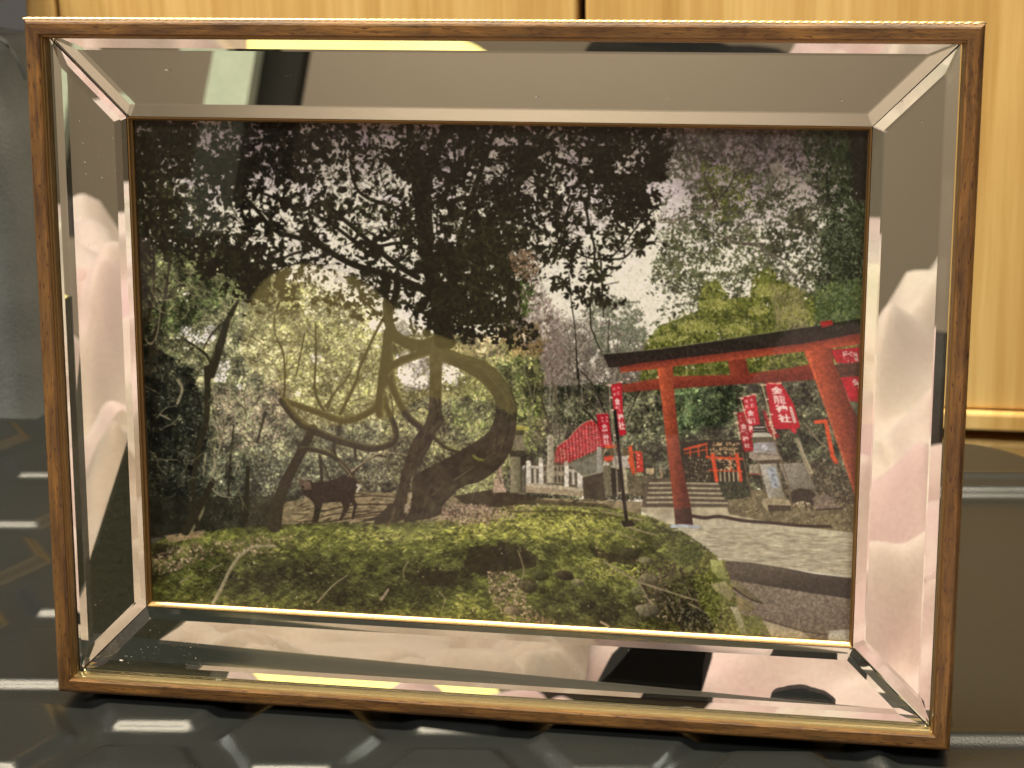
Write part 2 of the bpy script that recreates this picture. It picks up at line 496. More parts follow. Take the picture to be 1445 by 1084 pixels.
    def leaves(s, xs, ys, lens, asp, cols, ang=None, spread=math.pi, a=1.0, var=0.15, rng=None, each=False):
        rng = rng or rs; N = len(xs); nrot = 20; S = s.stamps(lens, asp, nrot)
        li = rng.randint(0, len(lens), N)
        an = rng.rand(N) * math.pi if ang is None else (ang if np.ndim(ang) else np.full(N, ang)) + (rng.rand(N) - 0.5) * spread
        ki = np.floor(an / math.pi * nrot).astype(int) % nrot
        ci = np.arange(N) if each else rng.randint(0, len(cols), N); cc = np.array(cols, np.float32)[ci] / 255 * (1 + (rng.rand(N, 1) - 0.5) * 2 * var)
        px = ((np.asarray(xs) - CX0_) * CS_).astype(int); py = ((np.asarray(ys) - CY0_) * CS_).astype(int)
        for i in range(N):
            st = S[(lens[li[i]], ki[i])]; R = st.shape[0] // 2; x, y = px[i], py[i]
            if x < R or y < R or x >= CW_ - R - 1 or y >= CH_ - R - 1: continue
            reg = s.im[y - R:y + R + 1, x - R:x + R + 1]
            m = (st * a)[..., None]; reg *= 1 - m; reg += m * cc[i]
    def grid_pts(s, x0, y0, step, rows, L, asp, rng, mul=1.0):
        xs, ys = [], []
        area = L * L * asp * 0.66
        for j, row in enumerate(rows):
            for i, ch in enumerate(row):
                c = min(int(ch) / 9.0, 0.985)
                if c <= 0: continue
                n = rng.poisson(-math.log(1 - c) * step * step / area * mul)
                xs.append(x0 + i * step + (rng.rand(n) - 0.5) * step * 1.25); ys.append(y0 + j * step + (rng.rand(n) - 0.5) * step * 1.25)
        return np.concatenate(xs), np.concatenate(ys)
    def inpoly(s, pts, n, rng):
        P = np.array(pts, float); lo, hi = P.min(0), P.max(0); out = []
        a = 0.5 * abs(sum(P[i - 1][0] * P[i][1] - P[i][0] * P[i - 1][1] for i in range(len(P))))
        k = int(n * ((hi - lo).prod() / max(a, 1)) * 1.05) + 4
        x = lo[0] + rng.rand(k) * (hi[0] - lo[0]); y = lo[1] + rng.rand(k) * (hi[1] - lo[1]); ins = np.zeros(k, bool)
        for i in range(len(P)):
            ax, ay = P[i - 1]; bx, by = P[i]
            if ay == by: continue
            ins ^= ((ay > y) != (by > y)) & (x < (bx - ax) * (y - ay) / (by - ay) + ax)
        return x[ins][:n], y[ins][:n]
    def foliage(s, pts, n, lens, asp, cols, **kw):
        r = kw.pop('rng', rs); clump = kw.pop('clump', 0.0)
        x, y = s.inpoly(pts, n, r)
        if clump:
            ix = np.clip(((x - CX0_) * CS_).astype(int), 0, CW_ - 1); iy = np.clip(((y - CY0_) * CS_).astype(int), 0, CH_ - 1)
            k = s.n1[iy, ix] > clump; x, y = x[k], y[k]
        s.leaves(x, y, lens, asp, cols, rng=r, **kw)
    # printed characters ---------------------------------------------
    def glyph(s, ch, M, col, off=0.02, a=1.0):
        """M maps the unit square of the glyph (x right, y up) to photograph pixels: (ox, oy, ax, ay, bx, by)"""
        cu = bpy.data.curves.new('tmp_glyph', 'FONT'); cu.body = ch; cu.offset = off; cu.resolution_u = 3
        o = bpy.data.objects.new('tmp_glyph', cu); SC.collection.objects.link(o)
        dg = bpy.context.evaluated_depsgraph_get(); me = o.evaluated_get(dg).to_mesh(); me.calc_loop_triangles()
        V_ = np.array([v.co[:2] for v in me.vertices]); T_ = [tuple(t.vertices) for t in me.loop_triangles]
        o.evaluated_get(dg).to_mesh_clear(); bpy.data.objects.remove(o); bpy.data.curves.remove(cu)
        if not len(V_): return
        lo, hi = V_.min(0), V_.max(0); V_ = (V_ - lo) / np.maximum(hi - lo, 1e-6)
        ox, oy, ax, ay, bx, by = M
        P = np.stack([ox + V_[:, 0] * ax + V_[:, 1] * bx, oy + V_[:, 0] * ay + V_[:, 1] * by], 1)
        Q = (P - [CX0_, CY0_]) * CS_
        x0, y0 = np.floor(Q.min(0)).astype(int) - 1; x1, y1 = np.ceil(Q.max(0)).astype(int) + 2
        x0, y0 = max(x0, 0), max(y0, 0); x1, y1 = min(x1, CW_), min(y1, CH_)
        if x1 <= x0 or y1 <= y0: return
        m = np.zeros((y1 - y0, x1 - x0), np.float32)
        for sx in (0.17, 0.5, 0.83):
            for sy in (0.17, 0.5, 0.83):
                gx = (np.arange(x0, x1) + sx)[None, :]; gy = (np.arange(y0, y1) + sy)[:, None]; ins = np.zeros(m.shape, bool)
                for t in T_:
                    A, B, C = Q[t[0]], Q[t[1]], Q[t[2]]
                    e0 = (B[0] - A[0]) * (gy - A[1]) - (B[1] - A[1]) * (gx - A[0])
                    e1 = (C[0] - B[0]) * (gy - B[1]) - (C[1] - B[1]) * (gx - B[0])
                    e2 = (A[0] - C[0]) * (gy - C[1]) - (A[1] - C[1]) * (gx - C[0])
                    ins |= ((e0 >= 0) & (e1 >= 0) & (e2 >= 0)) | ((e0 <= 0) & (e1 <= 0) & (e2 <= 0))
                m += ins
        s.blend((slice(y0, y1), slice(x0, x1)), m / 9 * a, col)

CANOPY = [
"99998557989978885457638798584588999897",
"99997546968988687558837898688865799686",
"99998768968888676678966597699974888598",
"99999889889858464457998988699877697599",
"98886678844886434455994955984848879983",
"99888768435853445457989899973765589981",
"99876554743565445446987888985583357881",
"99998764453465443358757899986883433660",
"98788998655443345435875699997784555571",
"53347889976454456756678999975853563100",
"42223469887643434675678999964424250000",
"31112236887643434674478999962265450000",
"31100013674333557743799999951003552000",
"20000001112000125430589999970000000000",
"20000000000000000000489989970000000000",
"20000000000000000000008534585000000000",
]
RIGHT = [
"776777666667789",
"567776666667789",
"777665666667899",
"776544565466789",
"233535555445689",
"123534565534578",
"135666454566789",
"245643466677889",
"266665656677899",
"465533466667889",
"555443556666889",
"453554367656889",
"434545566666789",
"223445566666789",
]
def crop(ox, oy, k):
    return lambda *p: [(ox + a / k, oy + b / k) for a, b in p]

def paint_canvas():
    A = Art(); r = np.random.RandomState(3)
    X, Y = A.X, A.Y
    # ---- sky
    t = sstep(175, 290, Y)[..., None]
    sky = np.array([150, 137, 132]) * (1 - t) + np.array([240, 236, 222]) * t
    viol = (sstep(0.42, 0.62, A.n2) * (1 - sstep(250, 420, Y)) * 0.6)[..., None]
    sky = sky * (1 - viol) + sky * np.array([0.90, 0.86, 0.97]) * viol
    A.im[:] = sky / 255
    # far grey-violet twigs over the sky
    tw = [(120, 108, 112), (150, 138, 140), (96, 86, 84), (104, 100, 84)]
    A.foliage([(186, 165), (1226, 175), (1226, 330), (186, 420)], 5200, [5, 8, 11], 0.16, tw, a=0.75, rng=r, clump=0.47)
    # ---- middle distance: grey-violet wood behind the shrine
    wood_far = [(735, 385), (760, 380), (775, 430), (800, 440), (830, 425), (850, 415), (880, 418), (905, 440), (912, 470), (935, 500), (960, 520), (1215, 520), (1215, 700), (690, 700), (700, 470)]
    A.foliage(wood_far, 3800, [4, 6, 9], 0.45, [(132, 124, 116), (112, 108, 96), (150, 142, 132), (96, 92, 78), (84, 84, 66)], rng=r, clump=0.40)
    mist = [(735, 430), (790, 448), (850, 452), (905, 470), (935, 505), (930, 560), (690, 560), (700, 470)]
    m = A.mask(mist); A.blend(m[0], m[1] * (0.45 + 0.5 * sstep(440, 500, A.Y[m[0]])) * sstep(0.36, 0.48, A.n1[m[0]] + 0.05), (116, 108, 98), 0.5, A.nf)
    A.foliage(mist, 1500, [5, 8, 11], 0.15, [(150, 140, 132), (86, 78, 68), (176, 166, 160), (100, 92, 80)], rng=r)
    A.foliage([(745, 380), (790, 440), (800, 560), (740, 560), (700, 480)], 1100, [6, 10], 0.15, [(128, 108, 100), (166, 150, 146), (98, 80, 72)], ang=2.2, spread=1.2, rng=r)
    A.foliage([(830, 418), (900, 425), (915, 480), (880, 515), (840, 500)], 1000, [4, 6], 0.5, [(120, 124, 104), (96, 102, 80), (146, 148, 130)], rng=r, clump=0.44)
    low = [(700, 560), (780, 545), (860, 540), (960, 545), (1010, 520), (1215, 500), (1215, 705), (690, 705), (690, 600)]
    A.poly(low, (74, 74, 58), 0.86, 0.5, A.n1)
    A.foliage(low, 6500, [4, 6, 8], 0.4, [(66, 68, 50), (88, 92, 66), (48, 50, 38), (112, 114, 84), (56, 58, 46)], rng=r)
    A.foliage(low, 900, [6, 9], 0.16, [(138, 130, 106), (120, 112, 92)], rng=r, a=0.7)
    A.foliage([(950, 600), (1060, 600), (1160, 560), (1190, 640), (1180, 700), (950, 690)], 1700, [4, 6], 0.5, [(40, 42, 34), (52, 54, 42), (70, 74, 56)], rng=r)
    A.foliage([(940, 545), (1040, 545), (1035, 600), (950, 620)], 1500, [4, 6], 0.4, [(80, 96, 60), (62, 78, 54), (104, 116, 84), (50, 62, 44)], rng=r)
    # ---- left thicket
    th = [(184, 345), (330, 352), (400, 395), (440, 400), (500, 430), (545, 440), (545, 540), (560, 640), (600, 700), (540, 745), (184, 760)]
    m = A.mask(th)
    sl, mm = m; n = A.n1[sl][..., None]
    left = sstep(380, 200, X[sl])[..., None]; lowf = sstep(560, 700, Y[sl])[..., None]
    base = (np.array([122, 120, 92]) * (1 - left) + np.array([62, 62, 48]) * left) * (0.62 + 0.8 * n) * (1 - 0.42 * lowf)
    A.blend(sl, mm * 0.9, base)
    A.foliage(th, 9000, [4, 6, 8], 0.42, [(96, 98, 66), (122, 122, 88), (70, 72, 48), (144, 142, 108), (56, 54, 40)], rng=r, a=0.9)
    A.foliage([(400, 400), (545, 440), (545, 560), (470, 600), (400, 560), (380, 460)], 3200, [3, 5], 0.55, [(150, 150, 100), (118, 122, 72), (178, 176, 132), (96, 98, 58)], rng=r)
    A.foliage([(190, 345), (300, 355), (380, 400), (400, 470), (330, 560), (200, 480)], 2200, [5, 8, 11], 0.2, [(158, 154, 120), (70, 74, 50), (120, 122, 86), (88, 96, 60)], rng=r)
    A.foliage([(186, 345), (330, 352), (345, 420), (250, 470), (190, 470)], 1300, [5, 7], 0.5, [(84, 96, 58), (60, 70, 42), (104, 112, 74)], rng=r)
    A.foliage([(300, 545), (420, 540), (400, 620), (310, 640)], 700, [6, 9], 0.18, [(150, 132, 116), (120, 104, 92), (96, 84, 72)], rng=r)
    # dark left lower side
    A.foliage([(184, 470), (270, 520), (290, 600), (300, 745), (184, 760)], 5200, [5, 7, 9], 0.5, [(34, 35, 28), (24, 25, 20), (48, 50, 40), (40, 40, 32)], rng=r, a=0.92)
    A.foliage([(184, 340), (205, 345), (215, 500), (184, 520)], 700, [6, 9], 0.3, [(30, 30, 22), (46, 46, 34)], rng=r)
    A.foliage([(190, 560), (280, 560), (290, 740), (195, 745)], 420, [3, 4], 0.4, [(128, 132, 120), (94, 98, 88)], rng=r, a=0.85)
    A.foliage([(290, 640), (560, 650), (560, 735), (300, 750), (260, 740)], 5000, [4, 6], 0.5, [(46, 46, 36), (62, 64, 50), (80, 84, 68), (38, 37, 30)], rng=r, a=0.9)
    A.foliage([(290, 600), (560, 610), (560, 735), (300, 750)], 900, [3, 4], 0.5, [(122, 128, 106), (96, 102, 82), (140, 144, 124)], rng=r, a=0.8)
    # bright holes
    for (x, y, a, b) in ((262, 468, 9, 6), (277, 478, 12, 5), (296, 470, 7, 10), (292, 478, 8, 6), (313, 516, 11, 6), (300, 524, 6, 4), (262, 413, 6, 2), (311, 533, 7, 6), (340, 545, 4, 4), (475, 534, 3, 3), (447, 506, 7, 5)):
        A.foliage([(x - a, y - b), (x + a, y - b), (x + a, y + b), (x - a, y + b)], int(a * b * 0.7) + 3, [3, 5], 0.6, [(232, 228, 224), (204, 200, 204)], rng=r)
    # sky window in the middle left
    A.foliage([(395, 345), (470, 350), (560, 395), (610, 420), (612, 470), (560, 480), (520, 460), (545, 430), (500, 405), (440, 390)], 1700, [4, 6], 0.6, [(236, 232, 216), (222, 216, 206), (200, 194, 190)], rng=r)
    A.foliage([(430, 400), (545, 430), (540, 470), (430, 450)], 260, [4, 6], 0.5, [(226, 222, 200), (204, 200, 176)], rng=r, a=0.9)
    # ---- behind the big tree
    mid = [(548, 478), (620, 470), (700, 480), (762, 500), (770, 620), (730, 640), (700, 700), (560, 712), (540, 640)]
    A.poly(mid, (92, 92, 64), 0.9, 0.5, A.n1)
    A.foliage(mid, 6000, [4, 6, 8], 0.4, [(96, 98, 60), (124, 122, 80), (70, 72, 44), (148, 144, 104), (56, 56, 38)], rng=r)
    A.foliage([(620, 480), (720, 480), (770, 520), (760, 640), (700, 640), (640, 600)], 2600, [4, 6], 0.4, [(96, 108, 58), (124, 130, 76), (66, 76, 42), (148, 146, 96)], rng=r)
    A.foliage([(630, 470), (700, 470), (720, 510), (640, 500)], 400, [7, 11], 0.13, [(168, 150, 116), (140, 122, 94)], ang=2.2, spread=1.4, rng=r)
    A.foliage([(700, 460), (760, 455), (768, 500), (720, 505)], 380, [4, 6], 0.5, [(120, 96, 62), (96, 84, 54), (140, 122, 84)], rng=r)
    A.foliage([(560, 500), (606, 500), (606, 548), (575, 552), (562, 530)], 420, [4, 6], 0.6, [(216, 208, 214), (236, 232, 226), (176, 166, 172)], rng=r)
    A.foliage([(622, 508), (648, 520), (645, 545), (624, 538)], 130, [4, 6], 0.6, [(222, 216, 222), (238, 234, 228)], rng=r)
    A.foliage([(565, 498), (606, 498), (606, 506), (580, 510)], 50, [5, 6], 0.5, [(240, 236, 224)], rng=r)
    A.foliage([(555, 600), (600, 640), (600, 700), (500, 720), (480, 690), (540, 640)], 1500, [4, 6], 0.4, [(66, 66, 50), (88, 86, 66), (50, 48, 38), (112, 108, 84)], rng=r)
    dim = sstep(930, 1000, X) * sstep(340, 250, Y); A.im *= 1 - (0.30 * dim)[..., None] * np.array([0.9, 1.0, 0.95])
    # ---- right hand trees
    def field(rows, x0, y0, step):
        g = np.array([[int(c) for c in row] for row in rows], np.float32) / 9
        gx = np.clip((A.X[0] - x0) / step, 0, g.shape[1] - 1.001); gy = np.clip((A.Y[:, 0] - y0) / step, 0, g.shape[0] - 1.001)
        xi, yi = gx.astype(int), gy.astype(int); fx, fy = gx - xi, (gy - yi)[:, None]
        return (g[yi][:, xi] * (1 - fx) + g[yi][:, xi + 1] * fx) * (1 - fy) + (g[yi + 1][:, xi] * (1 - fx) + g[yi + 1][:, xi + 1] * fx) * fy
    def uni(c1, c2, k, sd):
        nz = fbm(CW_, CH_, c1, 3, 0.6, sd) * k + fbm(CW_, CH_, c2, 3, 0.5, sd + 1) * (1 - k)
        return np.interp(nz, np.quantile(nz[::7, ::7], np.linspace(0, 1, 101)), np.linspace(0, 1, 101))
    DR = field(RIGHT, 930, 180, 20); ur = uni(6, 24, 0.55, 51)
    tone = uni(7, 40, 0.6, 61)[..., None]
    topr = sstep(320, 200, A.Y)[..., None]; drk = sstep(1110, 1215, A.X)[..., None]
    lo_c = np.array([54, 54, 42]) * (1 - topr) + np.array([56, 49, 45]) * topr; hi_c = np.array([124, 126, 98]) * (1 - topr) + np.array([104, 95, 88]) * topr
    lo_c = lo_c * (1 - drk) + np.array([30, 33, 24]) * drk; hi_c = hi_c * (1 - drk) + np.array([78, 88, 62]) * drk
    edge = 926 + 9 * np.sin(A.Y / 13.0) + 12 * (A.n1 - 0.5)
    ins = ((A.X > edge) & (A.Y < 470)).astype(np.float32)
    A.blend((slice(None), slice(None)), (sstep(-0.05, 0.05, DR * 1.0 - 0.02 - ur) * ins).astype(np.float32), lo_c * (1 - tone ** 1.5) + hi_c * tone ** 1.5, 0.3)
    L = 6.0
    x, y = A.grid_pts(930, 180, 20, RIGHT, L, 0.5, r, 0.22)
    dark = sstep(1120, 1215, x) * 1.0
    top = sstep(300, 180, y)
    for k in range(3):
        sel = (np.arange(len(x)) % 3) == k
        for cond, cols in ((dark > 0.5, [(40, 46, 30), (56, 64, 40), (30, 34, 24)]), ((dark <= 0.5) & (top > 0.5), [(70, 62, 56), (52, 46, 42), (88, 80, 72), (66, 66, 46)]), ((dark <= 0.5) & (top <= 0.5), [(84, 88, 62), (62, 66, 48), (108, 110, 86), (72, 74, 60)])):
            c = sel & cond; A.leaves(x[c], y[c], [4, 6, 8], 0.5, cols, rng=r)
    A.foliage([(990, 225), (1060, 240), (1060, 300), (1010, 315), (985, 290)], 500, [4, 6], 0.5, [(86, 92, 44), (68, 74, 36), (110, 112, 64)], rng=r, clump=0.45)
    A.foliage([(930, 310), (1060, 330), (1100, 400), (960, 420), (925, 370)], 1300, [4, 6], 0.5, [(92, 98, 66), (118, 122, 90), (70, 74, 50)], rng=r, clump=0.5)
    A.foliage([(1120, 175), (1226, 175), (1226, 470), (1180, 470), (1150, 400), (1165, 300)], 1500, [4, 6, 8], 0.5, [(34, 40, 26), (48, 56, 34), (62, 72, 46), (26, 30, 20)], rng=r, a=0.92, clump=0.38)
    A.foliage([(1196, 175), (1226, 175), (1226, 290), (1205, 280)], 700, [6, 8], 0.5, [(34, 31, 25), (44, 40, 33)], rng=r, a=0.8)
    A.foliage([(1150, 300), (1226, 270), (1226, 400), (1150, 390)], 500, [3, 4], 0.5, [(110, 122, 96), (84, 98, 66), (134, 142, 120)], rng=r, a=0.85)
    A.poly([(1086, 232), (1098, 226), (1108, 232), (1106, 244), (1094, 247), (1087, 241)], (172, 160, 146), 0.5, 0.1)
    br = (96, 90, 78)
    A.line([(918, 311), (945, 312), (970, 306), (985, 299), (1014, 294)], 4.5, 5.5, (118, 110, 96), hi=(80, 74, 62))
    A.line([(948, 307), (958, 300), (972, 293)], 1.2, 1.5, (70, 64, 54))
    A.line([(995, 252), (1003, 268), (1011, 290)], 3.0, 6, (62, 54, 44))
    A.line([(1014, 282), (1030, 262), (1041, 235), (1051, 212), (1062, 188)], 2.6, 1.2, (58, 50, 46))
    A.line([(1060, 272), (1062, 245), (1068, 225), (1090, 205)], 1.6, 1, (64, 54, 54))
    A.line([(1004, 328), (1024, 338), (1048, 344), (1075, 345)], 4, 6, (84, 76, 66), hi=(128, 120, 108))
    A.line([(1040, 318), (1058, 310), (1078, 304)], 2, 1.5, (90, 84, 74))
    A.line([(1075, 350), (1100, 368), (1125, 395), (1150, 412)], 4, 2, (110, 104, 94))
    A.line([(963, 180), (966, 205), (974, 228)], 3, 2.5, (58, 50, 46))
    A.line([(960, 308), (966, 330)], 3, 2, br)
    # ---- yellow-green trees over the gate
    yg = [(905, 500), (915, 478), (930, 462), (962, 448), (984, 440), (990, 402), (1012, 394), (1028, 422), (1058, 418), (1066, 388), (1086, 376), (1100, 396), (1112, 402), (1140, 416), (1160, 412), (1176, 398), (1222, 404), (1222, 500), (1140, 520), (1050, 532), (960, 545), (905, 548)]
    m = A.mask(yg); A.blend(m[0], m[1] * sstep(0.36, 0.5, A.n1[m[0]] + 0.12), (92, 98, 46), 0.5, A.n1)
    A.foliage(yg, 4600, [4, 6, 8], 0.5, [(96, 104, 42), (124, 128, 62), (70, 78, 34), (148, 148, 88), (60, 66, 34)], rng=r)
    for (x0, y0, w, h) in ((1010, 432, 26, 12), (985, 462, 30, 12), (1085, 412, 22, 14), (1120, 446, 26, 16), (1040, 466, 24, 10), (1070, 440, 16, 10), (1165, 416, 12, 12), (945, 478, 22, 8)):
        A.foliage([(x0 - w, y0 - h * .4), (x0, y0 - h), (x0 + w, y0 - h * .3), (x0 + w * .8, y0 + h * .4), (x0 - w * .8, y0 + h * .5)], int(w * h * 0.8), [3, 5], 0.5, [(156, 158, 86), (134, 138, 66), (176, 174, 112)], rng=r, a=0.8)
    A.foliage([(1085, 400), (1135, 410), (1140, 460), (1095, 470)], 500, [6, 9], 0.16, [(156, 148, 108), (120, 114, 80)], ang=1.4, spread=1.4, rng=r, a=0.8)
    A.foliage([(1150, 405), (1222, 390), (1222, 460), (1150, 470)], 1100, [4, 6], 0.5, [(76, 92, 56), (56, 70, 42), (108, 122, 88)], rng=r)
    # clumps of light and gloom through the woods
    woods = [(184, 345), (330, 352), (440, 400), (545, 440), (620, 478), (740, 470), (760, 545), (1215, 540), (1215, 705), (560, 712), (540, 745), (184, 760)]
    m = A.mask(woods); n = fbm(CW_, CH_, 22, 5, 0.62, 31)[m[0]]; n = (n - n.mean()) / n.std()
    A.im[m[0]] *= 1 + (m[1] * np.clip(n, -1.9, 2.2) * 0.27)[..., None]
    n = fbm(CW_, CH_, 5, 3, 0.7, 33)[m[0]]; n = (n - n.mean()) / n.std()
    A.im[m[0]] *= 1 + (m[1] * np.clip(n, -1.6, 2.4) * 0.22)[..., None]
    for (n_, reg) in ((520, [(300, 400), (545, 450), (560, 600), (300, 640)]), (260, [(560, 520), (740, 520), (740, 640), (600, 690)]), (200, [(270, 600), (560, 610), (560, 730), (290, 745)]), (160, [(740, 560), (930, 560), (930, 620), (780, 600)])):
        A.foliage(reg, n_, [3, 4, 5], 0.45, [(186, 184, 140), (160, 158, 118), (204, 202, 166)], rng=r, a=0.75)
    lw = sstep(250, 330, X) * sstep(760, 700, X) * sstep(410, 460, Y) * sstep(745, 700, Y)
    A.im += (lw * 0.055)[..., None] * np.array([1, 1, 1.02]); A.im *= 1 + (lw * 0.06)[..., None]
    A.poly([(184, 700), (420, 700), (420, 760), (184, 790)], (44, 42, 32), 0.75, 0.4, A.n1)
    def dabs(reg, n, jit, lens, asp, a=0.85, ang=None, spread=math.pi, var=0.12):
        x, y = A.inpoly(reg, n, r); src = A.im.copy()
        sx = np.clip(((x + r.normal(0, jit, len(x)) - CX0_) * CS_).astype(int), 0, CW_ - 1); sy = np.clip(((y + r.normal(0, jit, len(x)) - CY0_) * CS_).astype(int), 0, CH_ - 1)
        A.leaves(x, y, lens, asp, src[sy, sx] * 255, ang=ang, spread=spread, rng=r, a=a, var=var, each=True)
    dabs([(184, 160), (1228, 165), (1228, 720), (184, 760)], 34000, 6.0, [3, 4, 6], 0.5)
    dabs([(184, 340), (1228, 400), (1228, 720), (184, 760)], 16000, 3.0, [2, 3, 4], 0.5, var=0.3)
    # ---- fine branches of the shrine-side trees
    for _ in range(46):
        x0 = r.uniform(745, 905); y0 = r.uniform(520, 640)
        a = -math.pi / 2 + r.uniform(-0.9, 0.9); p = [(x0, y0)]
        for k in range(4):
            a += r.uniform(-0.35, 0.35); p.append((p[-1][0] + math.cos(a) * 18, p[-1][1] + math.sin(a) * 18))
        A.line(p, 1.6, 0.7, [(70, 62, 54), (150, 142, 124), (98, 88, 78)][r.randint(3)], 0.75)
    A.line([(766, 530), (764, 560), (772, 590), (776, 610)], 3, 3, (76, 70, 52))
    A.line([(780, 540), (786, 570), (784, 610)], 3.5, 4, (98, 92, 74))
    A.line([(816, 520), (817, 545), (813, 560)], 2, 2, (44, 40, 32))
    A.line([(819, 523), (838, 545), (850, 575), (862, 595)], 1.5, 2.6, (48, 42, 36))
    A.line([(855, 530), (848, 550)], 1.5, 1, (48, 42, 36))
    A.line([(900, 555), (890, 580), (884, 596)], 1.5, 1.2, (56, 50, 42))
    A.line([(822, 577), (838, 592), (855, 612), (868, 625)], 2, 2.6, (38, 32, 28))
    # ---- ground: strip behind, paths
    A.poly([(392, 712), (440, 700), (500, 694), (580, 696), (660, 700), (740, 702), (830, 705), (905, 708), (905, 735), (700, 742), (390, 745)], (142, 128, 98), 0.95, 0.5, A.n1)
    A.foliage([(392, 712), (500, 694), (700, 700), (860, 706), (860, 722), (640, 742), (390, 745)], 900, [6, 10, 14], 0.14, [(182, 166, 130), (84, 74, 54), (60, 52, 40), (156, 140, 106)], ang=math.pi - 0.12, spread=0.5, rng=r)
    for p, w in (([(455, 722), (500, 713), (560, 712)], 3), ([(500, 728), (540, 722), (580, 720)], 3.2), ([(395, 742), (450, 738), (520, 728), (560, 724)], 2.6), ([(470, 706), (520, 700), (560, 702)], 2.2), ([(430, 738), (470, 726), (520, 722)], 2)):
        A.line(p, w, w * 0.6, (66, 58, 42)); A.line([(x - 2, y + 2.4) for x, y in p], 1.2, 1, (176, 160, 124), 0.8)
    A.poly([(640, 700), (700, 690), (760, 702), (740, 716), (660, 716)], (56, 50, 36), 0.9, 0.4, A.n1); A.poly([(700, 704), (780, 706), (860, 712), (850, 722), (740, 716)], (66, 60, 40), 0.7, 0.4, A.n1)
    A.poly([(905, 706), (1030, 712), (1080, 716), (1140, 728), (1206, 742), (1206, 760), (1000, 740), (905, 722)], (182, 172, 144), 1, 0.25, A.n1)
    A.poly([(1015, 690), (1130, 692), (1210, 700), (1210, 756), (1120, 742), (1030, 726)], (116, 106, 80), 1, 0.4, A.n1)
    A.foliage([(1020, 695), (1130, 700), (1206, 712), (1206, 752), (1120, 738), (1040, 722)], 900, [3, 5], 0.4, [(112, 104, 76), (136, 126, 96), (86, 80, 56), (160, 148, 120)], rng=r)
    A.poly([(905, 722), (960, 730), (1080, 738), (1206, 752), (1205, 816), (1110, 802), (1018, 792), (1000, 776), (960, 752)], (190, 182, 158), 1, 0.25, A.n1)
    A.foliage([(975, 745), (1080, 745), (1204, 760), (1204, 812), (1110, 800), (1020, 788)], 1500, [9, 14, 20], 0.10, [(206, 198, 172), (160, 150, 126), (196, 188, 162), (138, 128, 106)], ang=0.09, spread=0.16, rng=r, a=0.55)
    A.line([(976, 728), (995, 731), (1015, 729), (1050, 735), (1090, 738), (1130, 742), (1172, 743)], 5, 4, (62, 50, 44)); A.line([(976, 734), (1050, 741), (1150, 748)], 1.6, 1.4, (190, 182, 158), 0.8)
    A.line([(980, 756), (1060, 758), (1140, 760), (1200, 762)], 2, 1.6, (196, 188, 160), 0.7)
    A.grad([(1016, 791), (1060, 794), (1110, 802), (1150, 810), (1204, 816), (1204, 846), (1150, 838), (1060, 826), (1028, 818)], (92, 84, 72), (62, 55, 48), (1100, 800), (1104, 834))
    A.grad([(1028, 818), (1150, 838), (1204, 846), (1203, 914), (1040, 902), (1020, 850)], (132, 120, 104), (104, 92, 80), (1120, 840), (1120, 900), 0.3)
    A.foliage([(1040, 822), (1200, 848), (1200, 905), (1070, 895)], 520, [3, 5, 8], 0.3, [(150, 138, 120), (100, 88, 76), (120, 110, 94)], rng=r, a=0.6)
    A.poly([(1075, 876), (1130, 890), (1150, 906), (1090, 902)], (164, 152, 128), 1, 0.2); A.line([(1078, 874), (1130, 890), (1168, 896)], 1.4, 1.4, (70, 60, 50)); A.poly([(1170, 890), (1203, 888), (1203, 908), (1168, 904)], (166, 162, 152), 1, 0.2)
    # ---- moss bank
    moss = [(204, 772), (240, 756), (300, 750), (350, 744), (420, 740), (520, 738), (620, 736), (690, 722), (730, 712), (800, 714), (870, 718), (920, 730), (960, 748), (1000, 776), (1022, 800), (1060, 915), (196, 870)]
    A.poly(moss, (74, 78, 42), 1, 0.55, A.n2)
    def light(x, y):
        l = 0.58 + 0.46 * (A.n1[np.clip(((y - CY0_) * CS_).astype(int), 0, CH_ - 1), np.clip(((x - CX0_) * CS_).astype(int), 0, CW_ - 1)] - 0.5) * 2
        for (a, b, ra, rb, v) in ((780, 735, 110, 22, .75), (640, 755, 150, 14, .30), (520, 765, 120, 16, .30), (850, 800, 60, 26, .45), (900, 840, 40, 30, .1), (400, 760, 80, 14, .18), (660, 860, 50, 20, .45), (700, 745, 60, 12, .3),
                                  (430, 812, 75, 24, -.34), (330, 815, 50, 24, -.22), (620, 812, 42, 14, -.36), (690, 785, 36, 20, -.40), (560, 822, 50, 16, -.22), (500, 850, 70, 16, -.28), (590, 848, 26, 10, -.3), (835, 862, 60, 24, -.34), (940, 865, 60, 30, -.5), (880, 782, 34, 10, -.3), (230, 830, 40, 30, -.1), (760, 770, 26, 8, .1)):
            l = l + v * np.exp(-((x - a) / ra) ** 2 - ((y - b) / rb) ** 2)
        return l
    for _it, (n, lens, asp) in enumerate(((9000, [6, 9, 12], 0.22), (12000, [4, 6, 9], 0.20))):
        x, y = A.inpoly(moss, n, r); lt = light(x, y) + (r.rand(len(x)) - 0.5) * 0.24
        ang = np.where(x < 760, math.pi - 0.25, 0.45) + np.where(r.rand(len(x)) < 0.3, 0.9, 0)
        for lo_, hi_, cols in ((-9, 0.30, [(26, 24, 16), (34, 32, 20)]), (0.30, 0.50, [(46, 47, 26), (56, 58, 32)]), (0.50, 0.70, [(76, 84, 38), (90, 94, 48)]), (0.70, 0.95, [(116, 124, 56), (102, 112, 46), (134, 138, 76)]), (0.95, 9, [(166, 170, 78), (148, 154, 64), (186, 184, 108)])):
            c = (lt >= lo_) & (lt < hi_)
            if c.any(): A.leaves(x[c], y[c], lens, asp, cols, ang=ang[c], spread=1.3, rng=r, a=0.85)
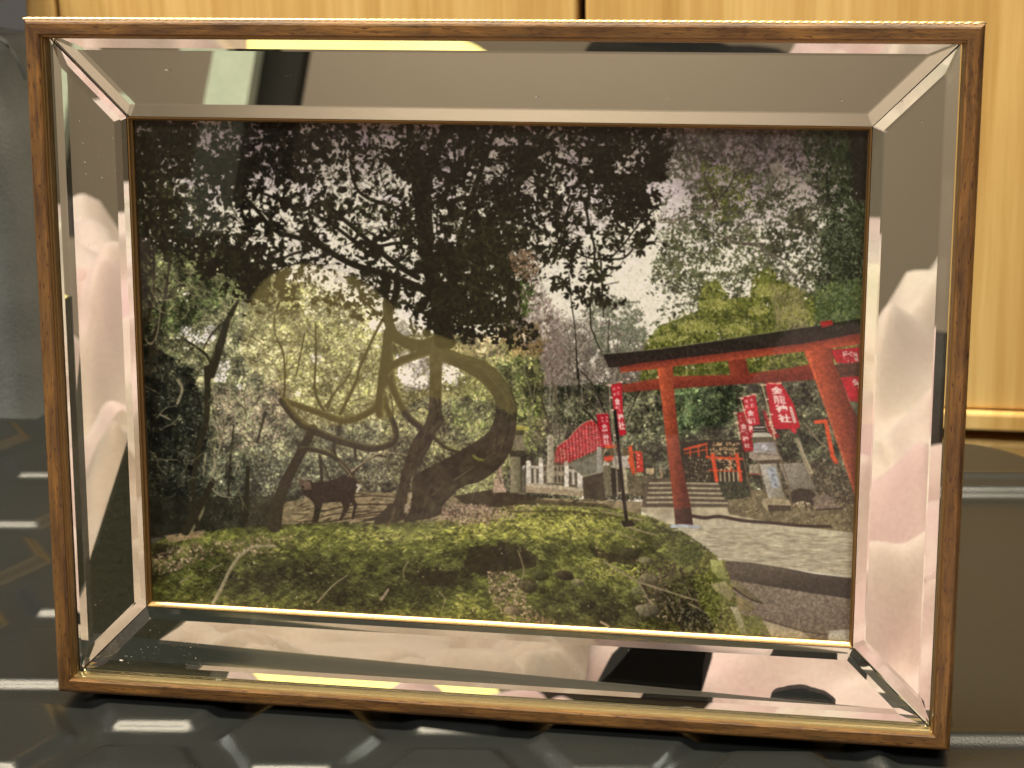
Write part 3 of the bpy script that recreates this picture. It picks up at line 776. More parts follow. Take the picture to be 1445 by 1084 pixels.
    m = A.mask(moss); n = fbm(CW_, CH_, 30, 4, 0.55, 91); gy_ = np.gradient(n, axis=0); gy_ = gy_ / gy_.std()
    A.im[m[0]] *= 1 + (m[1] * np.clip(gy_[m[0]], -1.7, 2.0) * 0.17)[..., None]
    # hollows and shaded scarps
    for p in ([(664, 772), (690, 768), (716, 776), (712, 808), (680, 812), (655, 800)], [(586, 806), (646, 806), (648, 826), (600, 828)], [(702, 762), (730, 770), (760, 785), (756, 800), (716, 806), (700, 790)], [(830, 772), (856, 778), (898, 786), (898, 800), (870, 794), (840, 786)], [(220, 766), (244, 770), (246, 786), (216, 790)]):
        m = A.mask(p); A.blend(m[0], m[1] * 0.8, (44, 38, 28), 0.6, A.n1)
        A.foliage(p, 50, [4, 6], 0.3, [(62, 58, 36), (34, 30, 22)], rng=r)
    # leaf litter
    def litter(p, n, cols=((166, 142, 124), (120, 98, 82), (196, 172, 150), (88, 72, 58)), lens=(3, 4, 6)):
        A.foliage(p, n, list(lens), 0.5, list(cols), rng=r, a=0.92)
    A.poly([(232, 756), (290, 748), (286, 758), (240, 766)], (150, 128, 100), 0.9, 0.3); A.line([(270, 750), (284, 726), (288, 705)], 4, 4, (128, 122, 92))
    litter([(212, 786), (250, 768), (300, 766), (330, 764), (300, 782), (250, 806), (214, 812)], 260)
    litter([(300, 760), (420, 756), (420, 772), (330, 790)], 130)
    litter([(616, 722), (640, 710), (680, 712), (712, 722), (690, 738), (640, 740)], 420)
    litter([(700, 715), (760, 712), (740, 730), (700, 732)], 60)
    litter([(688, 806), (720, 808), (745, 826), (742, 850), (770, 872), (790, 878), (745, 882), (710, 868), (690, 840)], 420)
    litter([(900, 800), (980, 820), (990, 870), (940, 880), (905, 850)], 380, ((118, 104, 88), (90, 78, 64), (150, 134, 112), (70, 60, 48)))
    A.foliage([(880, 785), (990, 800), (995, 880), (960, 888), (915, 850)], 260, [5, 7], 0.4, [(56, 46, 36), (44, 36, 28)], rng=r)
    for _ in range(90):
        x0 = r.uniform(230, 960); y0 = r.uniform(770, 872)
        A.leaves([x0], [y0], [3, 4], 0.6, [(206, 196, 172), (170, 150, 130)], rng=r)
    dabs(moss, 16000, 5.0, [2, 3, 5], 0.3, 0.8, math.pi - 0.1, 2.0, 0.15)
    m = A.mask(moss); c = A.im[m[0]]; g = c.mean(-1, keepdims=True); A.im[m[0]] = c + m[1][..., None] * ((g + (c - g) * 0.82) * np.array([1.10, 1.08, 1.0]) - c)
    # stones and sticks
    for (x0, y0, w, h, c) in ((762, 812, 12, 8, (78, 80, 48)), (797, 812, 14, 7, (70, 62, 46)), (816, 822, 9, 5, (140, 134, 100)), (745, 828, 14, 9, (92, 84, 60)), (916, 818, 14, 9, (120, 112, 84)), (914, 862, 18, 9, (118, 112, 90)), (912, 791, 12, 5, (134, 130, 96)), (888, 780, 14, 8, (72, 70, 46)), (724, 862, 14, 6, (140, 126, 100)), (900, 834, 10, 6, (134, 134, 92))):
        p = [(x0 + w * math.cos(t) * (1 + .12 * math.sin(3 * t + x0)), y0 + h * math.sin(t) + w * 0.12 * math.cos(t)) for t in np.linspace(0, 6.28, 16)]
        A.grad(p, [min(c_ * 1.15, 255) for c_ in c], [c_ * 0.55 for c_ in c], (x0 - w * .3, y0 - h), (x0 + w * .3, y0 + h), 0.3)
    A.line([(301, 851), (310, 835), (318, 818), (326, 802), (336, 788), (350, 776), (362, 771), (388, 771)], 5, 3.4, (150, 140, 110), hi=(196, 186, 156))
    for p, w in (([(731, 777), (737, 795), (739, 808), (734, 826)], 1.8), ([(853, 793), (874, 806), (900, 822), (912, 842), (920, 852)], 2.6), ([(903, 822), (940, 834), (985, 848)], 3.0), ([(875, 739), (900, 748), (925, 755)], 3.0), ([(852, 748), (880, 755), (908, 765)], 1.8), ([(850, 722), (885, 728), (905, 734)], 2.4), ([(576, 792), (569, 806), (572, 820)], 1.6), ([(620, 836), (628, 846), (624, 858)], 1.6), ([(538, 846), (548, 832)], 4.4), ([(254, 822), (270, 812)], 2), ([(448, 850), (470, 826), (490, 812)], 2.4), ([(322, 770), (345, 765)], 2), ([(295, 806), (312, 796)], 2), ([(1000, 866), (972, 852)], 3), ([(966, 828), (975, 842)], 1.6), ([(848, 878), (860, 884)], 3.6)):
        A.line(p, w, w * 0.7, (150, 138, 110) if w < 3.1 else (164, 146, 126))
    A.line([(700, 742), (740, 718), (790, 715), (850, 718), (880, 726)], 2.2, 1.6, (170, 166, 108), 0.6); A.line([(720, 722), (800, 722), (860, 728), (900, 736)], 3, 2.4, (64, 56, 38), 0.6)
    # edging stones with moss (lower right)
    K = crop(960, 700, 4.929)
    A.foliage(K((90, 400), (180, 380), (300, 440), (340, 560), (430, 820), (480, 968), (240, 960), (150, 800), (110, 660)), 900, [4, 6], 0.5, [(98, 100, 48), (120, 122, 60), (74, 76, 36), (142, 140, 80)], rng=r)
    A.grad(K((205, 440), (290, 450), (330, 580), (270, 570), (215, 520)), (176, 178, 110), (132, 134, 84), K((220, 450))[0], K((320, 570))[0]); A.grad(K((210, 615), (310, 590), (350, 640), (370, 700), (350, 730), (260, 670)), (168, 160, 118), (126, 120, 84), K((220, 600))[0], K((350, 720))[0])
    A.grad(K((340, 580), (400, 590), (570, 740), (500, 730), (370, 650)), (132, 124, 92), (92, 84, 64), K((350, 600))[0], K((550, 740))[0]); A.line(K((370, 640), (480, 715), (575, 745)), 2.6, 1.6, (56, 50, 38))
    A.grad(K((380, 690), (500, 740), (520, 790), (470, 820), (400, 780)), (150, 136, 96), (112, 104, 74), K((400, 700))[0], K((500, 810))[0]); A.grad(K((345, 770), (400, 770), (430, 850), (470, 968), (420, 960), (380, 840)), (176, 168, 136), (120, 122, 84), K((350, 780))[0], K((460, 960))[0])
    A.foliage(K((430, 830), (560, 840), (620, 968), (480, 968)), 260, [4, 6], 0.5, [(104, 108, 56), (84, 88, 44), (124, 124, 72)], rng=r)
    A.foliage(K((0, 330), (120, 350), (160, 400), (100, 480), (0, 460)), 420, [4, 6], 0.4, [(70, 82, 36), (96, 108, 48), (50, 56, 28)], rng=r)
    A.foliage(K((0, 780), (150, 790), (240, 900), (240, 960), (0, 930)), 500, [4, 6], 0.4, [(34, 32, 24), (50, 46, 34), (110, 104, 84)], rng=r)
    # ---- row of red banners
    C = crop(780, 560, 7.744)
    row = C((30, 590), (60, 540), (110, 500), (170, 460), (250, 370), (330, 300), (400, 266), (440, 262), (480, 300), (520, 430), (530, 560), (430, 600), (330, 650), (230, 690), (160, 735), (90, 750), (20, 740))
    A.poly(row, (172, 44, 50), 1, 0.35, A.nf)
    for i in range(15):
        f = i / 14; xa = 781 + f * 64; xb = xa + 2.5
        yt = np.interp(f, [0, .25, .55, .85, 1], [640, 622, 605, 594, 598]); yb = np.interp(f, [0, .3, .6, 1], [655, 652, 645, 634])
        A.line([(xa, yt), (xb, yb)], 0.8, 0.8, (214, 160, 140), 0.8, smooth=False)
        A.line([(xa + 2.6, yt + 1), (xb + 2.6, yb)], 1.2, 1.2, (120, 30, 36), 0.7, smooth=False)
        for yy in np.arange(yt + 4, yb - 4, 3.4):
            A.leaves([xa + 1.6 + (yy - yt) * 0.06], [yy], [2, 3], 0.6, [(236, 190, 186), (226, 160, 156)], rng=r, a=0.85)
    A.line(C((45, 545), (120, 495), (180, 452), (250, 365), (330, 295), (400, 262), (445, 262)), 1.4, 1.4, (226, 160, 140), 0.8)
    A.foliage(C((20, 590), (120, 560), (180, 720), (20, 745)), 90, [3, 5], 0.2, [(196, 150, 110), (110, 60, 50)], rng=r, a=0.8)
    # second single banner
    RED = (184, 40, 52)
    A.poly(C((476, 192), (606, 182), (650, 540), (535, 562)), (170, 34, 46))
    A.line(C((476, 190), (606, 180)), 1.0, 1.0, (226, 150, 140), smooth=False)
    def gl(ch, cx_, cy_, w, h, sh=0.0, rot=0.0, col=(238, 206, 204), off=0.03, a=1.0):
        # sh: horizontal drift per unit down; rot: vertical drift per unit right
        A.glyph(ch, (cx_ - w / 2 - sh * h / 2 * -1 * -1 + sh * h / 2 * 0 + sh * h, cy_ + h / 2 - rot * w / 2, w, rot * w, -sh * h, -h), col, off, a)
    for (a_, b_) in ((540, 232), (590, 225), (545, 268), (592, 265)):
        gx, gy = C((a_, b_))[0]; gl('大', gx, gy, 4.2, 4.0, 0.1)
    for ch, a_, b_, w in (('金', 566, 326, 8.5), ('龍', 572, 382, 8.5), ('神', 578, 440, 8.5), ('社', 586, 496, 9.0)):
        gx, gy = C((a_, b_))[0]; gl(ch, gx, gy, w, 7.6, 0.12)
    # ---- stone fence, marker, lantern (left of the gate)
    S5 = crop(690, 590, 8.341)
    st = (186, 176, 158); sd = (130, 122, 106); dk = (60, 56, 44)
    A.poly(S5((250, 440), (440, 420), (440, 880), (250, 880)), (44, 42, 32), 1, 0.3)
    A.poly(S5((430, 500), (1110, 540), (1110, 860), (430, 820)), (86, 82, 66), 0.85, 0.4)
    A.poly(S5((320, 85), (395, 90), (485, 130), (440, 142), (322, 140)), (176, 172, 84), 1, 0.3)
    A.poly(S5((322, 140), (420, 142), (410, 200), (310, 205)), (66, 66, 42))
    A.poly(S5((305, 205), (395, 205), (405, 290), (440, 345), (450, 385), (275, 375), (290, 300)), (126, 120, 98))
    A.poly(S5((230, 385), (445, 388), (400, 450), (250, 455)), (56, 54, 40))
    A.grad(S5((252, 455), (372, 455), (376, 880), (250, 880)), (150, 144, 118), (104, 102, 78), S5((252, 500))[0], S5((372, 500))[0])
    A.poly(S5((384, 560), (420, 560), (430, 880), (384, 880)), (96, 92, 78))
    A.poly(S5((388, 580), (415, 550), (430, 570), (400, 610)), (190, 186, 180))
    A.poly(S5((90, 600), (150, 552), (154, 712), (172, 716), (176, 820), (202, 824), (204, 876), (44, 876), (48, 820), (60, 818), (62, 716), (92, 712)), (182, 158, 138))
    A.poly(S5((640, 545), (880, 560), (880, 770), (640, 765)), (142, 132, 112), 1, 0.3)
    for a_ in range(6):
        x0 = 648 + a_ * 42
        if 680 < x0 < 770: continue
        A.poly(S5((x0, 575), (x0 + 22, 576), (x0 + 22, 625), (x0, 622)), (72, 66, 54))
        A.poly(S5((x0, 680), (x0 + 22, 681), (x0 + 22, 762), (x0, 758)), (72, 66, 54))
    A.grad(S5((686, 205), (725, 186), (760, 208), (766, 765), (686, 765)), (196, 188, 166), (154, 146, 124), S5((690, 300))[0], S5((766, 300))[0])
    for k, ch in enumerate('春日大社神苑'):
        gx, gy = S5((722, 262 + k * 62))[0]; gl(ch, gx, gy, 4.6, 5.6, 0.0, 0, (92, 88, 76), 0.0, 0.75)
    for (a_, b_, w) in ((436, 500, 58), (585, 500, 52), (888, 540, 50), (1040, 570, 60)):
        A.poly(S5((a_, b_ + 15), (a_ + w * .25, b_), (a_ + w * .6, b_ - 4), (a_ + w, b_ + 16), (a_ + w + 3, 790 + (a_ - 436) * 0.06), (a_, 780 + (a_ - 436) * 0.06)), (218, 211, 200))
    A.line(S5((610, 490), (612, 500)), 6.4, 6.4, (186, 178, 164), smooth=False); A.line(S5((908, 530), (910, 540)), 6.0, 6.0, (186, 172, 156), smooth=False)
    A.line(S5((490, 575), (590, 580)), 3.6, 3.6, (190, 182, 168), smooth=False); A.line(S5((930, 615), (1045, 625)), 3.8, 3.8, (196, 188, 172), smooth=False)
    for a_ in (540, 990): A.line(S5((a_, 610), (a_ + 4, 770)), 3.6, 3.8, (200, 192, 180), smooth=False)
    A.poly(S5((432, 765), (640, 775), (880, 800), (1110, 830), (1112, 865), (432, 805)), (188, 176, 152))
    A.poly(S5((432, 805), (1112, 865), (1115, 925), (432, 875)), (170, 154, 128))
    # grey fence and dark wall
    A.poly(S5((930, 545), (1060, 490), (1270, 405), (1300, 640), (1110, 690)), (120, 120, 104), 1, 0.2)
    for a_ in (1085, 1165): A.line(S5((a_, 500), (a_ + 5, 670)), 0.8, 0.8, (80, 80, 66), smooth=False)
    A.poly(S5((1060, 480), (1270, 395), (1272, 425), (1062, 512)), (84, 84, 66), 0.8)
    A.line(S5((1110, 692), (1310, 640)), 1.6, 1.6, (160, 154, 132), smooth=False)
    A.poly(S5((1108, 695), (1350, 640), (1365, 975), (1115, 950)), (70, 64, 52), 1, 0.4, A.n1)
    A.grad(S5((1266, 350), (1295, 334), (1325, 352), (1340, 640), (1300, 650), (1278, 630)), (176, 172, 162), (134, 132, 124), S5((1270, 500))[0], S5((1340, 500))[0])
    A.poly(C((548, 735), (575, 715), (615, 730), (630, 800), (650, 1084), (575, 1084), (555, 900)), (112, 108, 86))
    A.poly(C((545, 750), (560, 716), (612, 720), (620, 752)), (196, 188, 176))
    # ---- little orange gate and wash house behind the post
    OR = (206, 84, 44)
    A.poly(C((560, 540), (690, 520), (700, 560), (600, 575)), OR); A.poly(C((555, 655), (660, 640), (660, 690), (600, 715), (560, 690)), (200, 72, 50))
    A.poly(C((600, 560), (700, 560), (700, 620), (640, 650)), (88, 80, 56))
    A.line(C((580, 570), (548, 640)), 1.3, 1.3, (200, 170, 130), smooth=False)
    A.poly(C((660, 650), (850, 640), (855, 780), (650, 770)), (176, 170, 160)); A.poly(C((760, 560), (870, 590), (860, 640), (770, 640)), (96, 84, 56))
    A.poly(C((635, 780), (700, 780), (700, 1060), (650, 1060)), (40, 38, 32)); A.poly(C((690, 770), (800, 770), (830, 1060), (700, 1060)), (176, 168, 140)); A.poly(C((700, 790), (740, 790), (745, 1040), (710, 1040)), (52, 48, 38))
    A.poly(C((820, 545), (870, 530), (870, 600), (950, 590), (955, 615), (880, 620), (905, 850), (870, 850), (820, 690), (840, 640)), OR)
    A.poly(C((905, 620), (975, 600), (995, 820), (915, 830)), (190, 56, 46))
    for k in range(4): A.leaves([898 + r.rand() * 6], [642 + k * 5.5], [4], 0.5, [(232, 210, 190)], rng=r)
    A.poly(C((1015, 780), (1105, 782), (1110, 835), (1085, 850), (1018, 838)), (196, 176, 140)); A.line(C((1180, 800), (1195, 880)), 2, 2, (186, 150, 120), smooth=False)
    # stone wall and steps
    wallp = C((830, 870), (1060, 860), (1060, 1084), (830, 1084))
    A.poly(wallp, (86, 80, 62), 1, 0.3, A.n1); A.foliage(wallp, 60, [5, 7], 0.8, [(124, 116, 92), (104, 98, 76), (90, 84, 64)], rng=r, a=0.9)
    A.poly([(914, 676), (1020, 672), (1030, 716), (905, 716)], (92, 84, 70), 1, 0.3, A.n1)
    for k in range(5):
        y0 = 682 + k * 6.8; A.line([(917 - k, y0), (950, y0 - 0.5), (1014 + k * 3, y0 + 1)], 2.6, 2.4, (184, 174, 146), 0.95, smooth=False)
        A.line([(917 - k, y0 + 3.4), (1014 + k * 3, y0 + 4.2)], 2.6, 2.6, (84, 74, 62), 0.8, smooth=False)
    # orange gates behind, small houses
    D = crop(960, 520, 5.16)
    A.poly(D((0, 540), (200, 520), (480, 520), (480, 830), (0, 830)), (44, 40, 32), 0.9, 0.3)
    for y0 in (540, 575, 610, 645): A.foliage(D((220, y0), (430, y0), (430, y0 + 22), (220, y0 + 22)), 42, [3, 4], 0.5, [(206, 176, 132), (166, 134, 96)], rng=r)
    A.line(D((30, 590), (190, 550)), 3.4, 3.4, (212, 84, 48), smooth=False); A.line(D((30, 620), (190, 590)), 1.6, 1.6, (212, 84, 48), smooth=False)
    for a_ in (70, 130, 190): A.line(D((a_, 570), (a_ + 5, 640)), 2, 2, (206, 80, 46), smooth=False)
    A.foliage(D((30, 650), (220, 650), (220, 820), (40, 830)), 130, [3, 5], 0.4, [(104, 96, 74), (150, 140, 116), (64, 58, 46)], rng=r)
    A.line(D((190, 645), (460, 660)), 3, 3, (206, 80, 46), smooth=False); A.line(D((210, 740), (450, 750)), 2, 2, (196, 76, 44), smooth=False)
    for a_, w in ((235, 5.5), (410, 5.5)): A.line(D((a_, 630), (a_ + 30, 815)), w, w, (210, 82, 48), smooth=False)
    A.line(D((360, 640), (372, 740)), 2.4, 2.4, (198, 78, 46), smooth=False)
    A.foliage(D((270, 670), (400, 670), (400, 740), (280, 740)), 40, [3, 4], 0.5, [(206, 180, 140)], rng=r)
    for a_ in range(5): A.line(D((290 + a_ * 32, 755), (294 + a_ * 32, 820)), 2.4, 2.4, (170, 160, 132), smooth=False)
    A.foliage(D((280, 830), (500, 830), (520, 930), (330, 960)), 330, [4, 6], 0.5, [(56, 62, 44), (76, 80, 58), (40, 42, 32)], rng=r)
    A.poly(D((500, 700), (600, 690), (600, 780), (500, 770)), (150, 144, 124), 1, 0.3); A.line(D((500, 770), (590, 770)), 1.6, 1.6, (150, 60, 44), smooth=False)
    # hillside right
    A.foliage(D((600, 680), (1150, 690), (1290, 900), (1290, 981), (800, 981)), 1500, [4, 7, 9], 0.3, [(98, 88, 70), (70, 62, 50), (128, 118, 96), (54, 50, 40)], rng=r)
    # stone slab behind lantern
    A.grad(D((720, 695), (900, 685), (990, 880), (800, 900), (790, 880)), (150, 144, 132), (112, 106, 92), D((760, 700))[0], D((960, 860))[0])
    A.line(D((855, 520), (905, 660), (950, 760)), 5, 7, (150, 140, 116), hi=(186, 176, 150))
    A.line(D((905, 400), (1000, 520), (1060, 570)), 3, 2, (124, 112, 92))
    A.line(D((985, 390), (1060, 385), (1075, 470), (1110, 640), (1135, 680)), 5.5, 6.5, (206, 84, 52), smooth=False)
    # stone lantern
    A.poly(D((530, 430), (600, 405), (600, 420), (530, 470)), (40, 36, 30)); A.poly(D((525, 410), (610, 408), (650, 470), (520, 468)), (46, 42, 36))
    A.line(D((540, 430), (612, 428)), 2, 2, (188, 180, 172), smooth=False); A.line(D((530, 452), (620, 452)), 1.2, 1.2, (150, 142, 134), smooth=False)
    A.poly(D((505, 492), (530, 468), (620, 466), (700, 486), (716, 498), (510, 502)), (198, 196, 180), 1, 0.1)
    A.poly(D((490, 505), (700, 500), (705, 560), (520, 560)), (98, 90, 74), 1, 0.2)
    A.grad(D((540, 540), (690, 535), (712, 620), (520, 625)), (170, 168, 172), (140, 136, 132), D((540, 560))[0], D((700, 600))[0])
    A.line(D((612, 568), (614, 572)), 8, 8, (206, 204, 212), smooth=False); A.line(D((600, 575), (612, 584), (626, 575)), 0.8, 0.8, (96, 92, 100))
    A.poly(D((500, 610), (720, 612), (745, 665), (560, 675), (500, 650)), (162, 150, 134), 1, 0.2)
    A.line(D((555, 622), (715, 632)), 2.0, 2.0, (120, 112, 104), smooth=False)
    A.poly(D((550, 672), (740, 662), (720, 700), (600, 705)), (76, 66, 54), 1, 0.2)
    A.grad(D((578, 700), (700, 690), (760, 940), (640, 945)), (184, 180, 170), (128, 122, 104), D((590, 800))[0], D((760, 800))[0])
    A.poly(D((625, 725), (690, 715), (725, 860), (670, 875)), (166, 174, 186), 0.85, 0.2)
    for k in range(4): gx, gy = D((668 + k * 9, 745 + k * 34))[0]; gl('奉献燈籠'[k], gx, gy, 5, 5.2, 0.25, 0, (84, 90, 104), 0.0, 0.8)
    A.poly(D((600, 955), (630, 945), (780, 950), (800, 981), (600, 981)), (164, 152, 124), 1, 0.2)
    E8 = crop(1040, 600, 7.744)
    A.poly(E8((275, 830), (330, 800), (560, 808), (595, 870), (590, 930), (330, 940), (280, 880)), (158, 146, 118), 1, 0.2); A.poly(E8((335, 872), (588, 880), (590, 935), (345, 945)), (70, 60, 48), 1, 0.3)
    for p in (E8((60, 300), (100, 500), (165, 780)), E8((410, 100), (440, 260), (560, 640), (605, 930)), E8((235, 400), (280, 620), (320, 790))):
        A.line(p, 1.7, 1.9, (112, 96, 74))
    A.poly(E8((590, 740), (620, 705), (700, 688), (790, 705), (850, 740), (850, 800), (835, 880), (760, 850), (700, 850), (650, 855), (600, 840)), (58, 49, 42), 1, 0.3); A.line(E8((640, 840), (640, 900)), 2, 1.4, (70, 58, 50), smooth=False); A.line(E8((750, 840), (755, 930)), 2, 1.4, (60, 50, 42), smooth=False); A.line(E8((815, 860), (815, 940)), 2, 1.4, (60, 50, 42), smooth=False)
    A.foliage(E8((620, 840), (800, 830), (800, 890), (620, 900)), 22, [3, 4], 0.6, [(196, 180, 150)], rng=r)
    A.poly(E8((820, 800), (900, 760), (1000, 770), (1080, 820), (1060, 850), (860, 860)), (122, 110, 96), 1, 0.3); A.poly(E8((840, 880), (960, 845), (1130, 870), (1120, 910), (870, 920)), (128, 114, 98), 1, 0.3); A.line(E8((870, 925), (1140, 910)), 2, 2, (52, 44, 38), smooth=False)
    # ---- banners at the right
    B = crop(1030, 530, 12.045)
    A.poly(B((120, 640), (240, 618), (300, 790), (370, 1060), (400, 1280), (240, 1300), (190, 1084)), (150, 30, 38))
    A.poly(B((215, 375), (430, 322), (470, 560), (515, 830), (400, 850), (380, 1060), (330, 900), (250, 600)), (182, 38, 50))
    A.poly(B((595, 130), (860, 118), (950, 255), (1085, 490), (1195, 880), (1150, 905), (800, 918), (735, 870)), RED, 1, 0.12)
    A.poly(B((555, 580), (600, 600), (730, 880), (850, 1040), (760, 1070), (640, 940)), (150, 40, 44), 1, 0.3)
    A.poly(B((1030, 930), (1075, 890), (1130, 930), (1135, 985), (1080, 975)), (190, 50, 58))
    for p, w in ((B((545, 160), (650, 560), (765, 1084)), 1.9), (B((180, 380), (240, 600), (300, 800)), 1.3), (B((60, 640), (120, 800), (170, 1084)), 1.2), (B((590, 780), (650, 960)), 1.0)):
        A.line(p, w, w, (196, 180, 140))
    A.line(B((125, 385), (430, 312)), 1.0, 1.0, (206, 184, 160), smooth=False); A.line(B((520, 160), (620, 160)), 1.8, 1.8, (232, 208, 176), smooth=False)
    for a_, b_ in ((628, 404), (700, 662), (200, 392), (310, 352), (415, 322), (150, 970), (120, 800), (240, 580), (90, 640)): A.line(B((a_ - 22, b_), (a_ + 24, b_)), 2.0, 2.0, (238, 200, 180), smooth=False)
    A.line(B((650, 135), (760, 135)), 2.2, 2.2, (232, 130, 120), smooth=False); A.line(B((800, 140), (860, 130)), 3, 3, (236, 170, 150), smooth=False)
    WH = (244, 222, 216)
    for ch, a_, b_, w, h in (('金', 798, 255, 17, 12), ('龍', 842, 408, 17.8, 12.5), ('神', 876, 562, 17.5, 11.5), ('社', 926, 728, 18.5, 12)):
        gx, gy = B((a_, b_))[0]; gl(ch, gx, gy, w, h, 0.20, 0.05, WH, 0.045 if ch != '龍' else 0.012)
    A.poly(B((1002, 530), (1050, 528), (1135, 800), (1080, 815)), (232, 200, 190), 1, 0.1)
    for k in range(5): gx, gy = B((1040 + k * 15, 585 + k * 46))[0]; gl('奉納金龍社'[k], gx, gy, 2.6, 3.0, 0.2, 0, (140, 110, 120), 0.0, 0.8)
    for ch, a_, b_ in (('大', 365, 415), ('願', 382, 510), ('成', 275, 442), ('就', 290, 528)): gx, gy = B((a_, b_))[0]; gl(ch, gx, gy, 5.4, 5.4, 0.15, -0.1, (240, 190, 186), 0.03)
    for ch, a_, b_, w, h in (('金', 352, 640, 10, 9.5), ('龍', 372, 770, 10.5, 9), ('神', 352, 905, 6, 10)): gx, gy = B((a_, b_))[0]; gl(ch, gx, gy, w, h, 0.15, 0, WH, 0.045)
    for ch, a_, b_, w, h in (('金', 232, 862, 9.5, 8), ('龍', 246, 968, 10, 8), ('神', 262, 1075, 9, 8), ('社', 290, 1190, 9, 7)): gx, gy = B((a_, b_))[0]; gl(ch, gx, gy, w, h, 0.15, 0, (232, 196, 188), 0.04)
    for a_, b_ in ((172, 690), (182, 765)): gx, gy = B((a_, b_))[0]; gl('大', gx, gy, 4.4, 4, 0.1, 0, (220, 150, 140), 0.02)
    A.foliage(B((610, 640), (650, 660), (800, 1000), (720, 980)), 26, [3, 4], 0.5, [(232, 190, 170)], rng=r)
    # ---- the red gate
    r_hi, r_md, r_lo, r_dk = (202, 98, 66), (158, 70, 50), (122, 56, 42), (92, 46, 36)
    # right banner pieces
    A.poly([(1172, 494), (1213, 490), (1213, 514), (1180, 512)], (170, 40, 50)); A.poly([(1185, 532), (1213, 530), (1213, 567), (1197, 566)], RED)
    gl('龍', 1201, 504, 22, 16, 0.25, 0.1, (222, 206, 200), 0.05); gl('社', 1212, 543, 18, 17, 0.2, 0, (226, 206, 200), 0.05)
    A.poly([(1196, 566), (1212, 568), (1212, 590), (1205, 580)], (96, 98, 78), 1, 0.4, A.n1)
    A.line([(1186, 534), (1199, 567)], 1.4, 1.4, (220, 180, 160), smooth=False)
    # nuki
    A.grad([(877, 543), (928, 534), (950, 531), (1030, 529), (1057, 527), (1111, 520), (1142, 514), (1155, 536), (1062, 541), (960, 548), (930, 550), (879, 554)], (148, 70, 50), (116, 52, 42), (960, 530), (962, 548))
    A.poly([(1172, 516), (1213, 511), (1213, 531), (1183, 533)], (88, 56, 46))
    # strut
    A.grad([(1026, 503), (1051, 501), (1058, 530), (1031, 531)], (148, 70, 50), (108, 48, 38), (1026, 515), (1056, 515))
    # columns
    A.grad([(926, 510), (949, 508), (952, 560), (960, 640), (975, 716), (951, 718), (942, 640), (933, 560)], r_hi, r_dk, (930, 600), (966, 600))
    A.grad([(951, 718), (975, 716), (978, 741), (953, 742)], (88, 60, 48), (48, 34, 28), (952, 730), (978, 730))
    A.line([(948, 743), (965, 742), (986, 744)], 5, 4, (176, 184, 194)); A.line([(952, 748), (984, 747)], 2, 2, (196, 190, 170), smooth=False)
    A.grad([(1130, 486), (1172, 478), (1176, 512), (1187, 534), (1200, 570), (1211, 592), (1211, 700), (1207, 697), (1190, 645), (1172, 592), (1152, 538)], (196, 94, 64), (104, 50, 40), (1160, 600), (1206, 590))
    A.line([(1140, 500), (1153, 540), (1172, 594), (1190, 646), (1208, 699)], 3.5, 4, (208, 104, 70), 0.7)
    # red upper lintel then black cap
    A.grad([(872, 512), (960, 502), (1134, 481), (1214, 468), (1214, 486), (1172, 492), (1134, 496), (1051, 506), (1026, 509), (960, 516), (926, 521), (876, 526)], (100, 46, 38), (170, 80, 56), (1000, 497), (1002, 512))
    A.grad([(850, 500), (905, 495), (960, 489), (1085, 470), (1214, 450), (1214, 470), (1134, 485), (1040, 496), (960, 506), (905, 512), (874, 518), (859, 519)], (40, 38, 30), (50, 40, 36), (960, 480), (962, 505), 0.35)
    A.line([(851, 500), (905, 495), (960, 488.5), (1085, 469.5), (1170, 457)], 1.2, 1.0, (130, 124, 104), 0.8)
    A.foliage([(1100, 460), (1190, 446), (1214, 452), (1214, 460), (1110, 476)], 60, [2, 3], 0.6, [(100, 110, 90), (40, 40, 34)], rng=r, a=0.7)
    A.poly([(1157, 454), (1174, 452), (1176, 458), (1160, 463)], (150, 40, 36))
    for k in range(22): A.leaves([r.uniform(865, 1200)], [500 - (0) + r.uniform(-8, 8)], [2], 0.6, [(150, 140, 130)], rng=r, a=0.5)
    # ---- left single banner and dark post
    G = crop(850, 530, 12.05)
    A.poly(G((145, 165), (325, 115), (350, 620), (410, 1000), (295, 1030), (250, 760), (190, 560)), (186, 40, 52), 1, 0.12)
    A.line(G((60, 170), (325, 100)), 1.2, 1.2, (200, 170, 150), smooth=False); A.line(G((120, 175), (140, 600), (200, 1084)), 1.6, 1.6, (150, 140, 116))
    for a_, b_ in ((130, 165), (320, 110), (150, 375), (172, 590), (220, 1015), (440, 62)): A.line(G((a_ - 14, b_), (a_ + 14, b_)), 2.4, 2.4, (232, 200, 190), smooth=False)
    for ch, a_, b_, w, h in (('大', 272, 205, 4, 4), ('願', 275, 300, 4, 4.6), ('成', 196, 228, 4, 4.4), ('就', 208, 322, 4, 4.6)): gx, gy = G((a_, b_))[0]; gl(ch, gx, gy, w, h, 0.1, -0.1, (238, 190, 186), 0.02)
    for ch, a_, b_, w, h in (('金', 254, 438, 8, 9.5), ('龍', 268, 570, 7, 10), ('神', 308, 705, 8, 10), ('社', 326, 850, 9, 12)): gx, gy = G((a_, b_))[0]; gl(ch, gx, gy, w, h, 0.12, 0, WH, 0.04)
    A.line([(868, 580), (874, 640), (880, 700), (885, 738)], 4.2, 5.0, (32, 28, 26), hi=(60, 54, 46))
    A.line([(862, 585), (868, 640), (872, 700)], 1.8, 2, (140, 132, 112))
    A.poly([(876, 736), (892, 734), (897, 742), (880, 744)], (44, 38, 30))
    # ---- twigs and small trunks of the left wood
    bk = (50, 46, 34)
